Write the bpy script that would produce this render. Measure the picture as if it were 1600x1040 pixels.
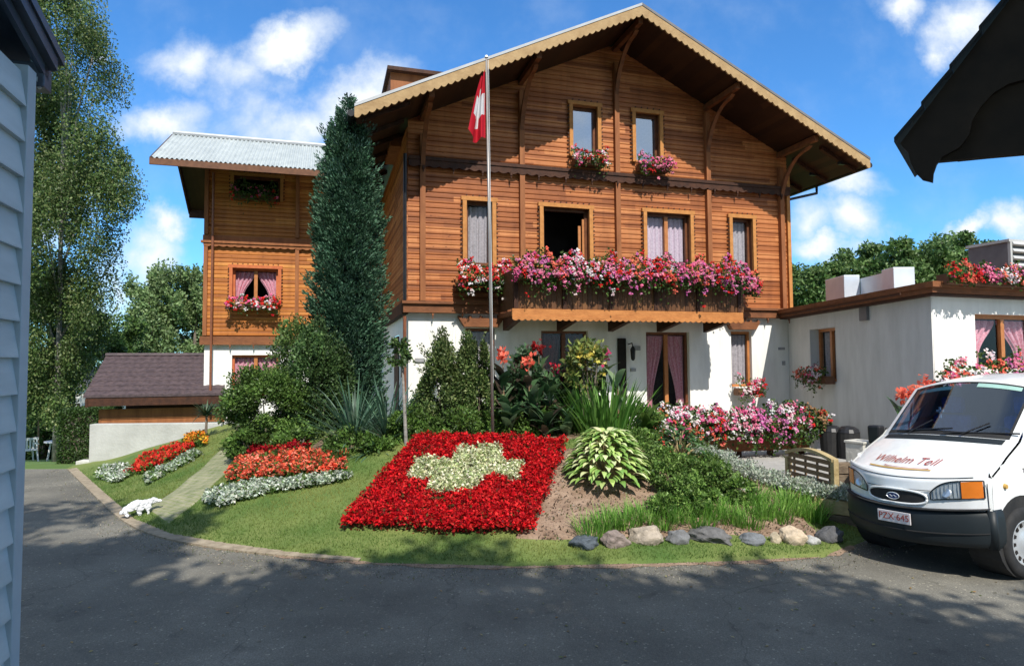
import bpy, bmesh, math, random
import numpy as np
from mathutils import Vector, Matrix, geometry
random.seed(5); rng = np.random.default_rng(7)
PI = math.pi; rad = math.radians
for o in list(bpy.data.objects): bpy.data.objects.remove(o)
S = bpy.context.scene; COL = S.collection

# ------------------------------------------------------------ camera
PITCH, ROLL, EYE = rad(2.75), rad(-0.4), 2.03
cam = bpy.data.cameras.new("camera"); camo = bpy.data.objects.new("camera", cam); COL.objects.link(camo)
cam.sensor_width = 36; cam.lens = 22.5; cam.clip_start = 0.05; cam.clip_end = 2000
RC = Matrix.Rotation(PI/2+PITCH, 3, 'X') @ Matrix.Rotation(ROLL, 3, 'Z')
camo.matrix_world = Matrix.Translation((0, 0, EYE)) @ RC.to_4x4()
S.camera = camo
def ray(px, py): return RC @ Vector(((px-800)/1000, -(py-520)/1000, -1))
def at(px, py, Y):
    d = ray(px, py); return Vector((0, 0, EYE)) + d*(Y/d.y)

# ------------------------------------------------------------ sun, sky, exposure
SUN_EL = rad(48.5); SUN_DIR_TO = Vector((.30, -.954, 0)).normalized()
sv = Vector((SUN_DIR_TO.x*math.cos(SUN_EL), SUN_DIR_TO.y*math.cos(SUN_EL), math.sin(SUN_EL)))
sl = bpy.data.lights.new("sun", 'SUN'); sl.energy = 5.0; sl.angle = rad(0.5); sl.color = (1, .95, .87)
so = bpy.data.objects.new("sun", sl); COL.objects.link(so)
so.rotation_euler = sv.to_track_quat('Z', 'Y').to_euler(); so.location = (0, -5, 30)
S.view_settings.view_transform = 'Standard'; S.view_settings.look = 'None'
S.view_settings.exposure = 0.28; S.view_settings.gamma = 1
S.render.engine = 'CYCLES'
W = bpy.data.worlds.new("World"); S.world = W; W.use_nodes = True
nt = W.node_tree; nt.nodes.clear()
def nd(t, typ, **k):
    n = t.nodes.new(typ)
    for a, b in k.items():
        if a == 'inp':
            for i, v in b.items(): n.inputs[i].default_value = v
        else: setattr(n, a, b)
    return n
wo = nd(nt, 'ShaderNodeOutputWorld'); bg = nd(nt, 'ShaderNodeBackground', inp={'Strength': 0.08})
sky = nd(nt, 'ShaderNodeTexSky'); sky.sky_type = 'NISHITA'; sky.sun_disc = False
sky.sun_elevation = SUN_EL; sky.sun_rotation = math.atan2(SUN_DIR_TO.x, SUN_DIR_TO.y)
sky.air_density = 1.1; sky.dust_density = 0.3; sky.ozone_density = 2.4
tc = nd(nt, 'ShaderNodeTexCoord')
sep = nd(nt, 'ShaderNodeSeparateXYZ'); nt.links.new(tc.outputs['Generated'], sep.inputs[0])
def mth(t, op, a, b=None, c=None, clamp=False):
    n = nd(t, 'ShaderNodeMath', operation=op, use_clamp=clamp)
    for i, v in enumerate((a, b, c)):
        if v is None: continue
        if isinstance(v, (int, float)): n.inputs[i].default_value = v
        else: t.links.new(v, n.inputs[i])
    return n.outputs[0]
yy = mth(nt, 'MAXIMUM', mth(nt, 'ABSOLUTE', sep.outputs['Y']), .12)
cx = mth(nt, 'DIVIDE', sep.outputs['X'], yy); cz = mth(nt, 'DIVIDE', sep.outputs['Z'], yy)
cmb = nd(nt, 'ShaderNodeCombineXYZ'); nt.links.new(cx, cmb.inputs[0]); nt.links.new(cz, cmb.inputs[1])
# clouds: soft ellipses (centre, radii, tilt) in direction space, broken up with noise
CL = [(300,105,60,42,-.5,.8),(440,75,105,38,.45,.95),(380,125,75,55,.3,.75),(560,150,105,60,.25,.98),(470,185,120,50,.1,.8),(240,190,75,38,.0,.8),
      (250,345,40,32,0,.9),(230,400,60,60,0,.75),(190,450,60,60,0,.7),(1330,340,65,45,.1,.9),(1270,350,60,50,0,.7),(1330,285,55,28,.1,.7),(1290,400,70,26,0,.8),
      (1510,355,60,22,.15,.98),(1585,350,40,38,.2,.9),(1500,55,55,60,-.6,.85),(1590,50,60,50,0,.6),(1410,15,45,28,0,.7),(1470,90,30,35,0,.7),(170,68,13,11,0,.7),
      (60,330,80,60,0,.8),(700,300,120,50,0,.7)]
acc = None
wn_ = nd(nt, 'ShaderNodeTexNoise', inp={'Scale': 7.0, 'Detail': 6.0, 'Roughness': .6}); nt.links.new(cmb.outputs[0], wn_.inputs['Vector'])
ws_ = nd(nt, 'ShaderNodeVectorMath', operation='SUBTRACT'); nt.links.new(wn_.outputs['Color'], ws_.inputs[0]); ws_.inputs[1].default_value = (.5, .5, .5)
wm_ = nd(nt, 'ShaderNodeVectorMath', operation='SCALE'); nt.links.new(ws_.outputs[0], wm_.inputs[0]); wm_.inputs['Scale'].default_value = .17
wa_ = nd(nt, 'ShaderNodeVectorMath', operation='ADD'); nt.links.new(cmb.outputs[0], wa_.inputs[0]); nt.links.new(wm_.outputs[0], wa_.inputs[1])
for (px, py, rx, ry, tilt, amp) in CL:
    d = ray(px, py); c = Vector((d.x/d.y, d.z/d.y, 0))
    mp = nd(nt, 'ShaderNodeMapping', vector_type='TEXTURE'); nt.links.new(wa_.outputs[0], mp.inputs[0])
    mp.inputs['Location'].default_value = c; mp.inputs['Rotation'].default_value = (0, 0, tilt)
    mp.inputs['Scale'].default_value = (rx/1000*1.62, ry/1000*1.62, 1)
    ln = nd(nt, 'ShaderNodeVectorMath', operation='LENGTH'); nt.links.new(mp.outputs[0], ln.inputs[0])
    v = mth(nt, 'MULTIPLY', mth(nt, 'SUBTRACT', 1.0, ln.outputs['Value'], clamp=True), amp*1.25)
    acc = v if acc is None else mth(nt, 'MAXIMUM', acc, v)
n1 = nd(nt, 'ShaderNodeTexNoise', inp={'Scale': 9.0, 'Detail': 9.0, 'Roughness': .58, 'Distortion': .25}); nt.links.new(cmb.outputs[0], n1.inputs['Vector'])
n2 = nd(nt, 'ShaderNodeTexNoise', inp={'Scale': 2.6, 'Detail': 3.0, 'Roughness': .5}); nt.links.new(cmb.outputs[0], n2.inputs['Vector'])
m = mth(nt, 'ADD', acc, mth(nt, 'MULTIPLY', mth(nt, 'SUBTRACT', n1.outputs['Fac'], .5), 1.05))
mr = nd(nt, 'ShaderNodeMapRange', interpolation_type='SMOOTHSTEP', inp={'From Min': .08, 'From Max': 1.05}); nt.links.new(m, mr.inputs[0])
n3 = nd(nt, 'ShaderNodeTexNoise', inp={'Scale': 5.0, 'Detail': 6.0, 'Roughness': .6}); nt.links.new(cmb.outputs[0], n3.inputs['Vector'])
wisp = nd(nt, 'ShaderNodeMapRange', interpolation_type='SMOOTHSTEP', inp={'From Min': .42, 'From Max': .8, 'To Max': .22}); nt.links.new(n3.outputs['Fac'], wisp.inputs[0])
fac = mth(nt, 'MAXIMUM', mr.outputs[0], wisp.outputs[0])
# unseen broken cloud overhead and behind, added to make the ambient light less blue
up1 = nd(nt, 'ShaderNodeMapRange', interpolation_type='SMOOTHSTEP', inp={'From Min': .52, 'From Max': .72}); nt.links.new(sep.outputs['Z'], up1.inputs[0])
bk1 = nd(nt, 'ShaderNodeMapRange', interpolation_type='SMOOTHSTEP', inp={'From Min': .05, 'From Max': -.25}); nt.links.new(sep.outputs['Y'], bk1.inputs[0])
nz = nd(nt, 'ShaderNodeTexNoise', inp={'Scale': 2.2, 'Detail': 6.0, 'Roughness': .55}); nt.links.new(tc.outputs['Generated'], nz.inputs['Vector'])
cz2 = nd(nt, 'ShaderNodeMapRange', interpolation_type='SMOOTHSTEP', inp={'From Min': .36, 'From Max': .58, 'To Max': .95}); nt.links.new(nz.outputs['Fac'], cz2.inputs[0])
fac = mth(nt, 'MAXIMUM', fac, mth(nt, 'MULTIPLY', mth(nt, 'MAXIMUM', up1.outputs[0], bk1.outputs[0]), cz2.outputs[0]))
ccr = nd(nt, 'ShaderNodeMixRGB'); ccr.inputs[1].default_value = (7.4, 8.8, 10.6, 1); ccr.inputs[2].default_value = (10.6, 11.1, 11.6, 1)
mr2 = nd(nt, 'ShaderNodeMapRange', inp={'From Min': .3, 'From Max': .95}); nt.links.new(m, mr2.inputs[0]); nt.links.new(mr2.outputs[0], ccr.inputs[0])
tint = nd(nt, 'ShaderNodeMixRGB', blend_type='MULTIPLY'); tint.inputs[0].default_value = 1; tint.inputs[2].default_value = (.72, 1.50, 2.2, 1)
nt.links.new(sky.outputs[0], tint.inputs[1])
mx = nd(nt, 'ShaderNodeMixRGB'); nt.links.new(fac, mx.inputs[0]); nt.links.new(tint.outputs[0], mx.inputs[1]); nt.links.new(ccr.outputs[0], mx.inputs[2])
nt.links.new(mx.outputs[0], bg.inputs[0]); nt.links.new(bg.outputs[0], wo.inputs[0])

# ------------------------------------------------------------ materials
MATS = {}
def base_mat(name, rough=.6, spec=.4, metal=0):
    m = bpy.data.materials.new(name); m.use_nodes = True; t = m.node_tree
    b = t.nodes['Principled BSDF']; b.inputs['Roughness'].default_value = rough
    b.inputs['Specular IOR Level'].default_value = spec; b.inputs['Metallic'].default_value = metal
    return m, t, b
def ramp(t, fac, stops):
    r = nd(t, 'ShaderNodeValToRGB'); e = r.color_ramp.elements
    while len(e) < len(stops): e.new(.5)
    for i, (p, c) in enumerate(stops): e[i].position = p; e[i].color = (*c, 1)
    t.links.new(fac, r.inputs[0]); return r.outputs[0]
def noise_mat(name, c1, c2, scale=6, rough=.7, spec=.3, bump=0, bscale=None, stretch=(1,1,1), metal=0, detail=5, lo=.3, hi=.7, dist=.02):
    if name in MATS: return MATS[name]
    m, t, b = base_mat(name, rough, spec, metal)
    co = nd(t, 'ShaderNodeTexCoord'); mp = nd(t, 'ShaderNodeMapping'); mp.inputs['Scale'].default_value = stretch
    t.links.new(co.outputs['Object'], mp.inputs[0])
    n = nd(t, 'ShaderNodeTexNoise', inp={'Scale': scale, 'Detail': detail, 'Roughness': .6}); t.links.new(mp.outputs[0], n.inputs['Vector'])
    t.links.new(ramp(t, n.outputs['Fac'], [(lo, c1), (hi, c2)]), b.inputs['Base Color'])
    if bump:
        n2_ = nd(t, 'ShaderNodeTexNoise', inp={'Scale': bscale or scale*4, 'Detail': 4}); t.links.new(mp.outputs[0], n2_.inputs['Vector'])
        bp = nd(t, 'ShaderNodeBump', inp={'Strength': bump, 'Distance': dist}); t.links.new(n2_.outputs['Fac'], bp.inputs['Height'])
        t.links.new(bp.outputs[0], b.inputs['Normal'])
    MATS[name] = m; return m
def wood_boards(name, cols, pitch=.108, axis='z', rough=.55):
    """timber whose tone changes from board to board, with fine grain along the board"""
    m, t, b = base_mat(name, rough, .35)
    co = nd(t, 'ShaderNodeTexCoord'); sp = nd(t, 'ShaderNodeSeparateXYZ'); t.links.new(co.outputs['Object'], sp.inputs[0])
    idx = mth(t, 'FLOOR', mth(t, 'DIVIDE', sp.outputs['Z' if axis == 'z' else 'X'], pitch))
    c2 = nd(t, 'ShaderNodeCombineXYZ'); t.links.new(idx, c2.inputs[0])
    along = sp.outputs['X' if axis == 'z' else 'Z']
    wn = nd(t, 'ShaderNodeTexWhiteNoise', noise_dimensions='1D'); t.links.new(idx, wn.inputs['W'])
    t.links.new(mth(t, 'FLOOR', mth(t, 'ADD', mth(t, 'DIVIDE', mth(t, 'ADD', along, sp.outputs['Y']), 3.1), mth(t, 'MULTIPLY', wn.outputs['Value'], 7))), c2.inputs[1])
    w2 = nd(t, 'ShaderNodeTexWhiteNoise', noise_dimensions='3D'); t.links.new(c2.outputs[0], w2.inputs['Vector'])
    mp = nd(t, 'ShaderNodeMapping'); mp.inputs['Scale'].default_value = (1.2, 1.2, 28) if axis == 'z' else (28, 28, 1.2)
    t.links.new(co.outputs['Object'], mp.inputs[0])
    gr = nd(t, 'ShaderNodeTexNoise', inp={'Scale': 3, 'Detail': 5, 'Roughness': .65}); t.links.new(mp.outputs[0], gr.inputs['Vector'])
    big = nd(t, 'ShaderNodeTexNoise', inp={'Scale': 1.1, 'Detail': 3}); t.links.new(co.outputs['Object'], big.inputs['Vector'])
    f = mth(t, 'ADD', mth(t, 'MULTIPLY', w2.outputs['Value'], .40), mth(t, 'ADD', mth(t, 'MULTIPLY', gr.outputs['Fac'], .42), mth(t, 'MULTIPLY', big.outputs['Fac'], .24)))
    wc = ramp(t, f, [(.25, cols[0]), (.52, cols[1]), (.8, cols[2])])
    st = nd(t, 'ShaderNodeMapping'); st.inputs['Scale'].default_value = (1.6, 1.6, .22); t.links.new(co.outputs['Object'], st.inputs[0])
    sn = nd(t, 'ShaderNodeTexNoise', inp={'Scale': 2.2, 'Detail': 7, 'Roughness': .65}); t.links.new(st.outputs[0], sn.inputs['Vector'])
    m1 = nd(t, 'ShaderNodeMixRGB', blend_type='MULTIPLY'); m1.inputs[0].default_value = 1; t.links.new(wc, m1.inputs[1]); t.links.new(ramp(t, sn.outputs['Fac'], [(.3, (.76, .72, .70)), (.5, (1, .99, .98)), (.72, (1.12, 1.14, 1.18))]), m1.inputs[2])
    kv = nd(t, 'ShaderNodeTexVoronoi', inp={'Scale': 3.4}); kn = nd(t, 'ShaderNodeMapping'); kn.inputs['Scale'].default_value = (1, 1, 2.2); t.links.new(co.outputs['Object'], kn.inputs[0]); t.links.new(kn.outputs[0], kv.inputs['Vector'])
    m2 = nd(t, 'ShaderNodeMixRGB', blend_type='MULTIPLY'); m2.inputs[0].default_value = 1; t.links.new(m1.outputs[0], m2.inputs[1]); t.links.new(ramp(t, kv.outputs['Distance'], [(.05, (.38, .33, .3)), (.09, (1, 1, 1))]), m2.inputs[2])
    t.links.new(m2.outputs[0], b.inputs['Base Color'])
    bp = nd(t, 'ShaderNodeBump', inp={'Strength': .35, 'Distance': .004}); t.links.new(gr.outputs['Fac'], bp.inputs['Height']); t.links.new(bp.outputs[0], b.inputs['Normal'])
    MATS[name] = m; return m
M = {}
M['log'] = wood_boards('log_siding', [(.17, .050, .016), (.38, .125, .037), (.55, .225, .08)])
M['logw'] = wood_boards('wing_siding', [(.28, .085, .018), (.46, .16, .03), (.60, .26, .06)])
M['ochre'] = noise_mat('ochre_timber', (.31, .195, .088), (.43, .29, .14), 5, stretch=(1, 1, 1), bump=.3)
M['casing'] = noise_mat('casing_timber', (.38, .155, .040), (.54, .24, .07), 9, bump=.2)
M['casew'] = noise_mat('red_casing', (.42, .10, .035), (.55, .17, .06), 9, bump=.2)
M['post'] = noise_mat('post_timber', (.20, .068, .024), (.33, .125, .045), 7, stretch=(1, 1, .2), bump=.2)
M['dark'] = noise_mat('dark_timber', (.03, .012, .007), (.075, .028, .013), 6, bump=.3)
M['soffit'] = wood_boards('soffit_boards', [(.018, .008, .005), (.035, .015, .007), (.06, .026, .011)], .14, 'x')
M['beam'] = noise_mat('beam_timber', (.13, .05, .022), (.24, .09, .035), 7, stretch=(.5, 1, 1), bump=.3)
M['balc'] = wood_boards('balcony_boards', [(.07, .03, .012), (.13, .055, .02), (.2, .09, .03)], .11, 'x')
M['carve'] = noise_mat('carved_beam', (.36, .13, .035), (.54, .22, .065), 8, stretch=(.5, 1, 1), bump=.4)
M['brown'] = noise_mat('window_frame', (.10, .035, .016), (.19, .07, .028), 10, rough=.45)
M['mull'] = noise_mat('mullion_timber', (.36, .13, .04), (.48, .2, .07), 10, rough=.45)
M['plaster'] = noise_mat('white_plaster', (.78, .765, .72), (.85, .835, .79), 2.2, rough=.9, bump=.25, bscale=60, dist=.004)
def plaster_mat(name, c1, c2):
    m, t, b = base_mat(name, .92, .2); co = nd(t, 'ShaderNodeTexCoord'); mp = nd(t, 'ShaderNodeMapping'); mp.inputs['Scale'].default_value = (1.5, 1.5, .35); t.links.new(co.outputs['Object'], mp.inputs[0])
    n = nd(t, 'ShaderNodeTexNoise', inp={'Scale': 2.4, 'Detail': 8, 'Roughness': .65}); t.links.new(mp.outputs[0], n.inputs['Vector'])
    n2_ = nd(t, 'ShaderNodeTexNoise', inp={'Scale': 55, 'Detail': 4}); t.links.new(co.outputs['Object'], n2_.inputs['Vector'])
    sp = nd(t, 'ShaderNodeSeparateXYZ'); t.links.new(co.outputs['Object'], sp.inputs[0])
    low = nd(t, 'ShaderNodeMapRange', inp={'From Min': .35, 'From Max': 1.15}); t.links.new(mth(t, 'ADD', sp.outputs['Z'], mth(t, 'MULTIPLY', n.outputs['Fac'], .5)), low.inputs[0])
    c = ramp(t, n.outputs['Fac'], [(.28, c1), (.6, c2)]); mx_ = nd(t, 'ShaderNodeMixRGB', blend_type='MULTIPLY'); mx_.inputs[0].default_value = 1
    t.links.new(c, mx_.inputs[1]); t.links.new(ramp(t, low.outputs[0], [(.0, (.72, .69, .62)), (1, (1, 1, 1))]), mx_.inputs[2]); t.links.new(mx_.outputs[0], b.inputs['Base Color'])
    bp = nd(t, 'ShaderNodeBump', inp={'Strength': .3, 'Distance': .005}); t.links.new(n2_.outputs['Fac'], bp.inputs['Height']); t.links.new(bp.outputs[0], b.inputs['Normal']); return m
M['plaster'] = plaster_mat('white_render', (.70, .685, .64), (.84, .825, .78)); M['plaster_shade'] = plaster_mat('annex_shade_render', (.50, .50, .48), (.62, .62, .60)); M['unused'] = noise_mat('annex_shade_plaster', (.56, .56, .55), (.64, .64, .62), 1.6, rough=.9, bump=.25, bscale=60, dist=.004)  # annex version is a darker copy: the side wall's shade put into its colour
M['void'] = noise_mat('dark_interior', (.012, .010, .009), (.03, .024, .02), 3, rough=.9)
M['curt'] = noise_mat('pink_curtain', (.70, .24, .30), (.86, .50, .55), 30, rough=.9, detail=1)
M['curtw'] = noise_mat('pale_curtain', (.62, .48, .55), (.80, .66, .70), 22, rough=.9, detail=1)
M['curtg'] = noise_mat('grey_net_curtain', (.42, .38, .38), (.6, .54, .54), 22, rough=.9, detail=1)
M['metalroof'] = noise_mat('pale_metal_roofing', (.30, .33, .33), (.42, .45, .44), 3, rough=.5, spec=.5)
M['flash'] = noise_mat('roof_flashing', (.36, .37, .38), (.46, .47, .48), 3, rough=.4)
M['black'] = noise_mat('black_gutter', (.012, .012, .014), (.03, .03, .032), 5, rough=.35)
M['pipe'] = noise_mat('copper_brown_pipe', (.16, .06, .035), (.26, .10, .05), 5, rough=.4)
M['iron'] = noise_mat('wrought_iron', (.01, .01, .01), (.03, .03, .03), 9, rough=.5)
M['plaque'] = noise_mat('grey_plaque', (.25, .25, .26), (.36, .36, .36), 20, rough=.5)
M['siding'] = noise_mat('blue_grey_clapboard', (.46, .53, .54), (.64, .71, .72), 2.2, stretch=(.5, .5, 3), rough=.55, bump=.3, detail=10, bscale=30, dist=.003)
M['trimg'] = noise_mat('grey_trim_board', (.42, .50, .54), (.50, .58, .62), 5, rough=.5, bump=.1)
M['slate'] = noise_mat('dark_grey_gutter', (.045, .06, .085), (.08, .10, .13), 5, rough=.35, spec=.5)
M['jamb'] = noise_mat('dark_brown_jamb', (.05, .028, .02), (.08, .045, .03), 5)
M['conc'] = noise_mat('cast_concrete', (.36, .36, .33), (.52, .52, .48), 1.7, rough=.9, bump=.3, bscale=20, detail=8)
M['stone'] = noise_mat('pale_stone', (.42, .41, .36), (.62, .60, .54), 5, rough=.85, bump=.3)
M['tiles'] = noise_mat('brown_roof_tile', (.045, .032, .036), (.10, .070, .072), 9, rough=.6, bump=.2)
M['sleep'] = noise_mat('weathered_sleeper', (.09, .065, .045), (.24, .18, .12), 6, stretch=(1, 1, 5), bump=.5)
M['fence'] = noise_mat('weathered_fence_timber', (.30, .22, .10), (.48, .38, .20), 8, bump=.4)
M['fenced'] = noise_mat('shaded_fence_slats', (.16, .10, .06), (.28, .18, .10), 8, bump=.4)
M['white'] = noise_mat('white_plastic', (.74, .75, .75), (.82, .83, .83), 4, rough=.4)
M['orn'] = noise_mat('white_painted_plaster', (.40, .41, .42), (.84, .84, .85), 9, rough=.6, bump=.2)
M['alu'] = noise_mat('galvanised_duct', (.55, .60, .66), (.75, .80, .85), 1.5, rough=.35, metal=.3)
M['grey'] = noise_mat('grey_unit_casing', (.13, .125, .13), (.2, .19, .19), 3, rough=.5)
M['porch'] = noise_mat('near_black_timber', (.022, .014, .009), (.05, .03, .018), 6, rough=.8)
M['louvre'] = noise_mat('louvre_metal', (.40, .40, .38), (.52, .52, .50), 3, rough=.4)
M['trough'] = noise_mat('brown_trough', (.10, .045, .025), (.18, .08, .04), 8)
M['terra'] = noise_mat('orange_brown_planter', (.20, .07, .025), (.30, .11, .04), 8)
M['soil'] = noise_mat('dry_soil', (.16, .10, .065), (.34, .24, .17), 5, rough=.95, bump=1, bscale=30, detail=9, dist=.03)
M['bark'] = noise_mat('grey_brown_bark', (.10, .08, .06), (.22, .18, .14), 9, stretch=(1, 1, .25), bump=.6)
M['birchbark'] = noise_mat('pale_birch_bark', (.14, .13, .11), (.34, .32, .29), 4, stretch=(.4, .4, 3), bump=.3)
M['steel'] = noise_mat('brushed_pole', (.22, .20, .19), (.32, .30, .28), 4, rough=.4, metal=.3)
M['kerb'] = noise_mat('sandy_kerb', (.20, .16, .11), (.34, .28, .20), 12, rough=.9, bump=.6, dist=.01)
M['rubber'] = noise_mat('black_rubber', (.016, .016, .017), (.032, .031, .03), 9, rough=.75)
M['pav'] = noise_mat('terrace_paving', (.28, .27, .25), (.40, .38, .35), 4, rough=.9, bump=.3)

def col_mat(name, rough=.55, trans=.3, spec=.3):
    """colour stored per face (the plant's own colour), with some light passing through"""
    m, t, b = base_mat(name, rough, spec)
    a = nd(t, 'ShaderNodeAttribute', attribute_name='col'); t.links.new(a.outputs['Color'], b.inputs['Base Color'])
    tr = nd(t, 'ShaderNodeBsdfTranslucent'); t.links.new(a.outputs['Color'], tr.inputs[0])
    ms = nd(t, 'ShaderNodeMixShader'); ms.inputs[0].default_value = trans
    t.links.new(b.outputs[0], ms.inputs[1]); t.links.new(tr.outputs[0], ms.inputs[2])
    t.links.new(ms.outputs[0], t.nodes['Material Output'].inputs[0]); return m
M['leaf'] = col_mat('leaves', .5, .3, .35); M['needle'] = col_mat('needles', .65, .15, .2); M['petal'] = col_mat('petals', .7, .35, .15)
M['grass'] = col_mat('grass_blades', .6, .35, .25)
def rock_mat():
    m, t, b = base_mat('boulder_stone', .92, .15)
    oi = nd(t, 'ShaderNodeObjectInfo'); co = nd(t, 'ShaderNodeTexCoord')
    n = nd(t, 'ShaderNodeTexNoise', inp={'Scale': 9, 'Detail': 12, 'Roughness': .72}); t.links.new(co.outputs['Object'], n.inputs['Vector'])
    c = ramp(t, n.outputs['Fac'], [(.3, (.45, .45, .45)), (.72, (1.1, 1.1, 1.1))])
    mm = nd(t, 'ShaderNodeMixRGB', blend_type='MULTIPLY'); mm.inputs[0].default_value = 1
    t.links.new(oi.outputs['Color'], mm.inputs[1]); t.links.new(c, mm.inputs[2]); t.links.new(mm.outputs[0], b.inputs['Base Color'])
    bp = nd(t, 'ShaderNodeBump', inp={'Strength': .7, 'Distance': .03}); t.links.new(n.outputs['Fac'], bp.inputs['Height']); t.links.new(bp.outputs[0], b.inputs['Normal'])
    return m
M['rock'] = rock_mat()
def glass_mat(name='window_glass', tr=(.8, .82, .85), refl=.5):
    m = bpy.data.materials.new(name); m.use_nodes = True; t = m.node_tree; t.nodes.clear()
    o = nd(t, 'ShaderNodeOutputMaterial'); a = nd(t, 'ShaderNodeBsdfTransparent'); a.inputs[0].default_value = (*tr, 1)
    g = nd(t, 'ShaderNodeBsdfGlossy', inp={'Roughness': .02}); g.inputs[0].default_value = (.9, .95, 1, 1)
    f = nd(t, 'ShaderNodeLayerWeight', inp={'Blend': .5}); x = nd(t, 'ShaderNodeMixShader')
    fa = mth(t, 'ADD', mth(t, 'MULTIPLY', mth(t, 'POWER', f.outputs['Facing'], 4.0), .7), refl*.05)
    t.links.new(fa, x.inputs[0]); t.links.new(a.outputs[0], x.inputs[1]); t.links.new(g.outputs[0], x.inputs[2]); t.links.new(x.outputs[0], o.inputs[0])
    return m
M['glass'] = glass_mat(); M['glassr'] = glass_mat('reflecting_glass', (.35, .38, .42), 8.4); M['wind'] = glass_mat('tinted_windscreen', (.30, .42, .56), 2.6)
def plain(name, c, rough=.5, spec=.5, metal=0, emit=None):
    m, t, b = base_mat(name, rough, spec, metal)
    n = nd(t, 'ShaderNodeTexNoise', inp={'Scale': 12, 'Detail': 4}); co = nd(t, 'ShaderNodeTexCoord'); t.links.new(co.outputs['Object'], n.inputs['Vector'])
    t.links.new(ramp(t, n.outputs['Fac'], [(.3, tuple(x*.9 for x in c)), (.7, c)]), b.inputs['Base Color']); return m
# asphalt
def asphalt():
    m, t, b = base_mat('asphalt', .85, .3)
    co = nd(t, 'ShaderNodeTexCoord')
    a = nd(t, 'ShaderNodeTexNoise', inp={'Scale': .8, 'Detail': 6, 'Roughness': .6}); t.links.new(co.outputs['Object'], a.inputs['Vector'])
    g = nd(t, 'ShaderNodeTexNoise', inp={'Scale': 95, 'Detail': 3, 'Roughness': .8}); t.links.new(co.outputs['Object'], g.inputs['Vector'])
    v = nd(t, 'ShaderNodeTexVoronoi', inp={'Scale': 70}); t.links.new(co.outputs['Object'], v.inputs['Vector'])
    f = mth(t, 'ADD', mth(t, 'MULTIPLY', a.outputs['Fac'], .45), mth(t, 'MULTIPLY', g.outputs['Fac'], .55))
    c = ramp(t, f, [(.34, (.075, .070, .060)), (.52, (.145, .136, .112)), (.72, (.30, .28, .23))])
    sp = ramp(t, v.outputs['Color'], [(.86, (1, 1, 1)), (.93, (1.9, 1.85, 1.75))])
    mm = nd(t, 'ShaderNodeMixRGB', blend_type='MULTIPLY'); mm.inputs[0].default_value = 1; t.links.new(c, mm.inputs[1]); t.links.new(sp, mm.inputs[2])
    wq = nd(t, 'ShaderNodeTexNoise', inp={'Scale': 1.4, 'Detail': 6}); t.links.new(co.outputs['Object'], wq.inputs['Vector'])
    wv = nd(t, 'ShaderNodeVectorMath', operation='MULTIPLY_ADD'); wv.inputs[1].default_value = (.9, .9, 0); t.links.new(wq.outputs['Color'], wv.inputs[0]); t.links.new(co.outputs['Object'], wv.inputs[2])
    ck = nd(t, 'ShaderNodeTexVoronoi', feature='DISTANCE_TO_EDGE', inp={'Scale': .38}); t.links.new(wv.outputs[0], ck.inputs['Vector'])
    m3 = nd(t, 'ShaderNodeMixRGB', blend_type='MULTIPLY'); m3.inputs[0].default_value = 1; t.links.new(mm.outputs[0], m3.inputs[1]); t.links.new(ramp(t, ck.outputs['Distance'], [(.0, (.7, .7, .7)), (.003, (1, 1, 1))]), m3.inputs[2])
    os_ = nd(t, 'ShaderNodeTexNoise', inp={'Scale': 2.3, 'Detail': 3}); t.links.new(co.outputs['Object'], os_.inputs['Vector'])
    m4 = nd(t, 'ShaderNodeMixRGB', blend_type='MULTIPLY'); m4.inputs[0].default_value = 1; t.links.new(m3.outputs[0], m4.inputs[1]); t.links.new(ramp(t, os_.outputs['Fac'], [(.26, (.62, .62, .63)), (.38, (1, 1, 1)), (.64, (1, 1, 1)), (.78, (1.14, 1.12, 1.08))]), m4.inputs[2])
    t.links.new(m4.outputs[0], b.inputs['Base Color'])
    bp = nd(t, 'ShaderNodeBump', inp={'Strength': .6, 'Distance': .006}); t.links.new(g.outputs['Fac'], bp.inputs['Height']); t.links.new(bp.outputs[0], b.inputs['Normal'])
    return m
M['asphalt'] = asphalt()
M['lawn'] = noise_mat('lawn_turf', (.065, .125, .024), (.185, .21, .06), 1.1, rough=.9, bump=.8, bscale=45, detail=9, dist=.03)
M['field'] = noise_mat('far_grass', (.07, .13, .025), (.13, .19, .05), .4, rough=.9, bump=.5, bscale=12, detail=8)
def paver_mat():
    m, t, b = base_mat('grass_pavers', .9, .2)
    co = nd(t, 'ShaderNodeTexCoord'); mp = nd(t, 'ShaderNodeMapping'); mp.inputs['Rotation'].default_value = (0, 0, .62); t.links.new(co.outputs['Object'], mp.inputs[0])
    br = nd(t, 'ShaderNodeTexBrick', inp={'Scale': 7.0, 'Mortar Size': .035, 'Mortar Smooth': .4, 'Brick Width': .8, 'Row Height': .5}); t.links.new(mp.outputs[0], br.inputs['Vector'])
    n = nd(t, 'ShaderNodeTexNoise', inp={'Scale': 6, 'Detail': 7}); t.links.new(co.outputs['Object'], n.inputs['Vector'])
    g = ramp(t, n.outputs['Fac'], [(.35, (.10, .15, .03)), (.65, (.20, .22, .07))]); st = ramp(t, n.outputs['Fac'], [(.3, (.17, .18, .10)), (.7, (.30, .28, .19))])
    f = mth(t, 'ADD', mth(t, 'MULTIPLY', br.outputs['Fac'], -.9), mth(t, 'MULTIPLY', n.outputs['Fac'], 1.7), clamp=True)
    x = nd(t, 'ShaderNodeMixRGB'); t.links.new(mth(t, 'MULTIPLY', br.outputs['Fac'], 1.0), x.inputs[0]); t.links.new(g, x.inputs[2]); t.links.new(st, x.inputs[1])
    t.links.new(x.outputs[0], b.inputs['Base Color']); return m
M['paver'] = paver_mat()

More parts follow.
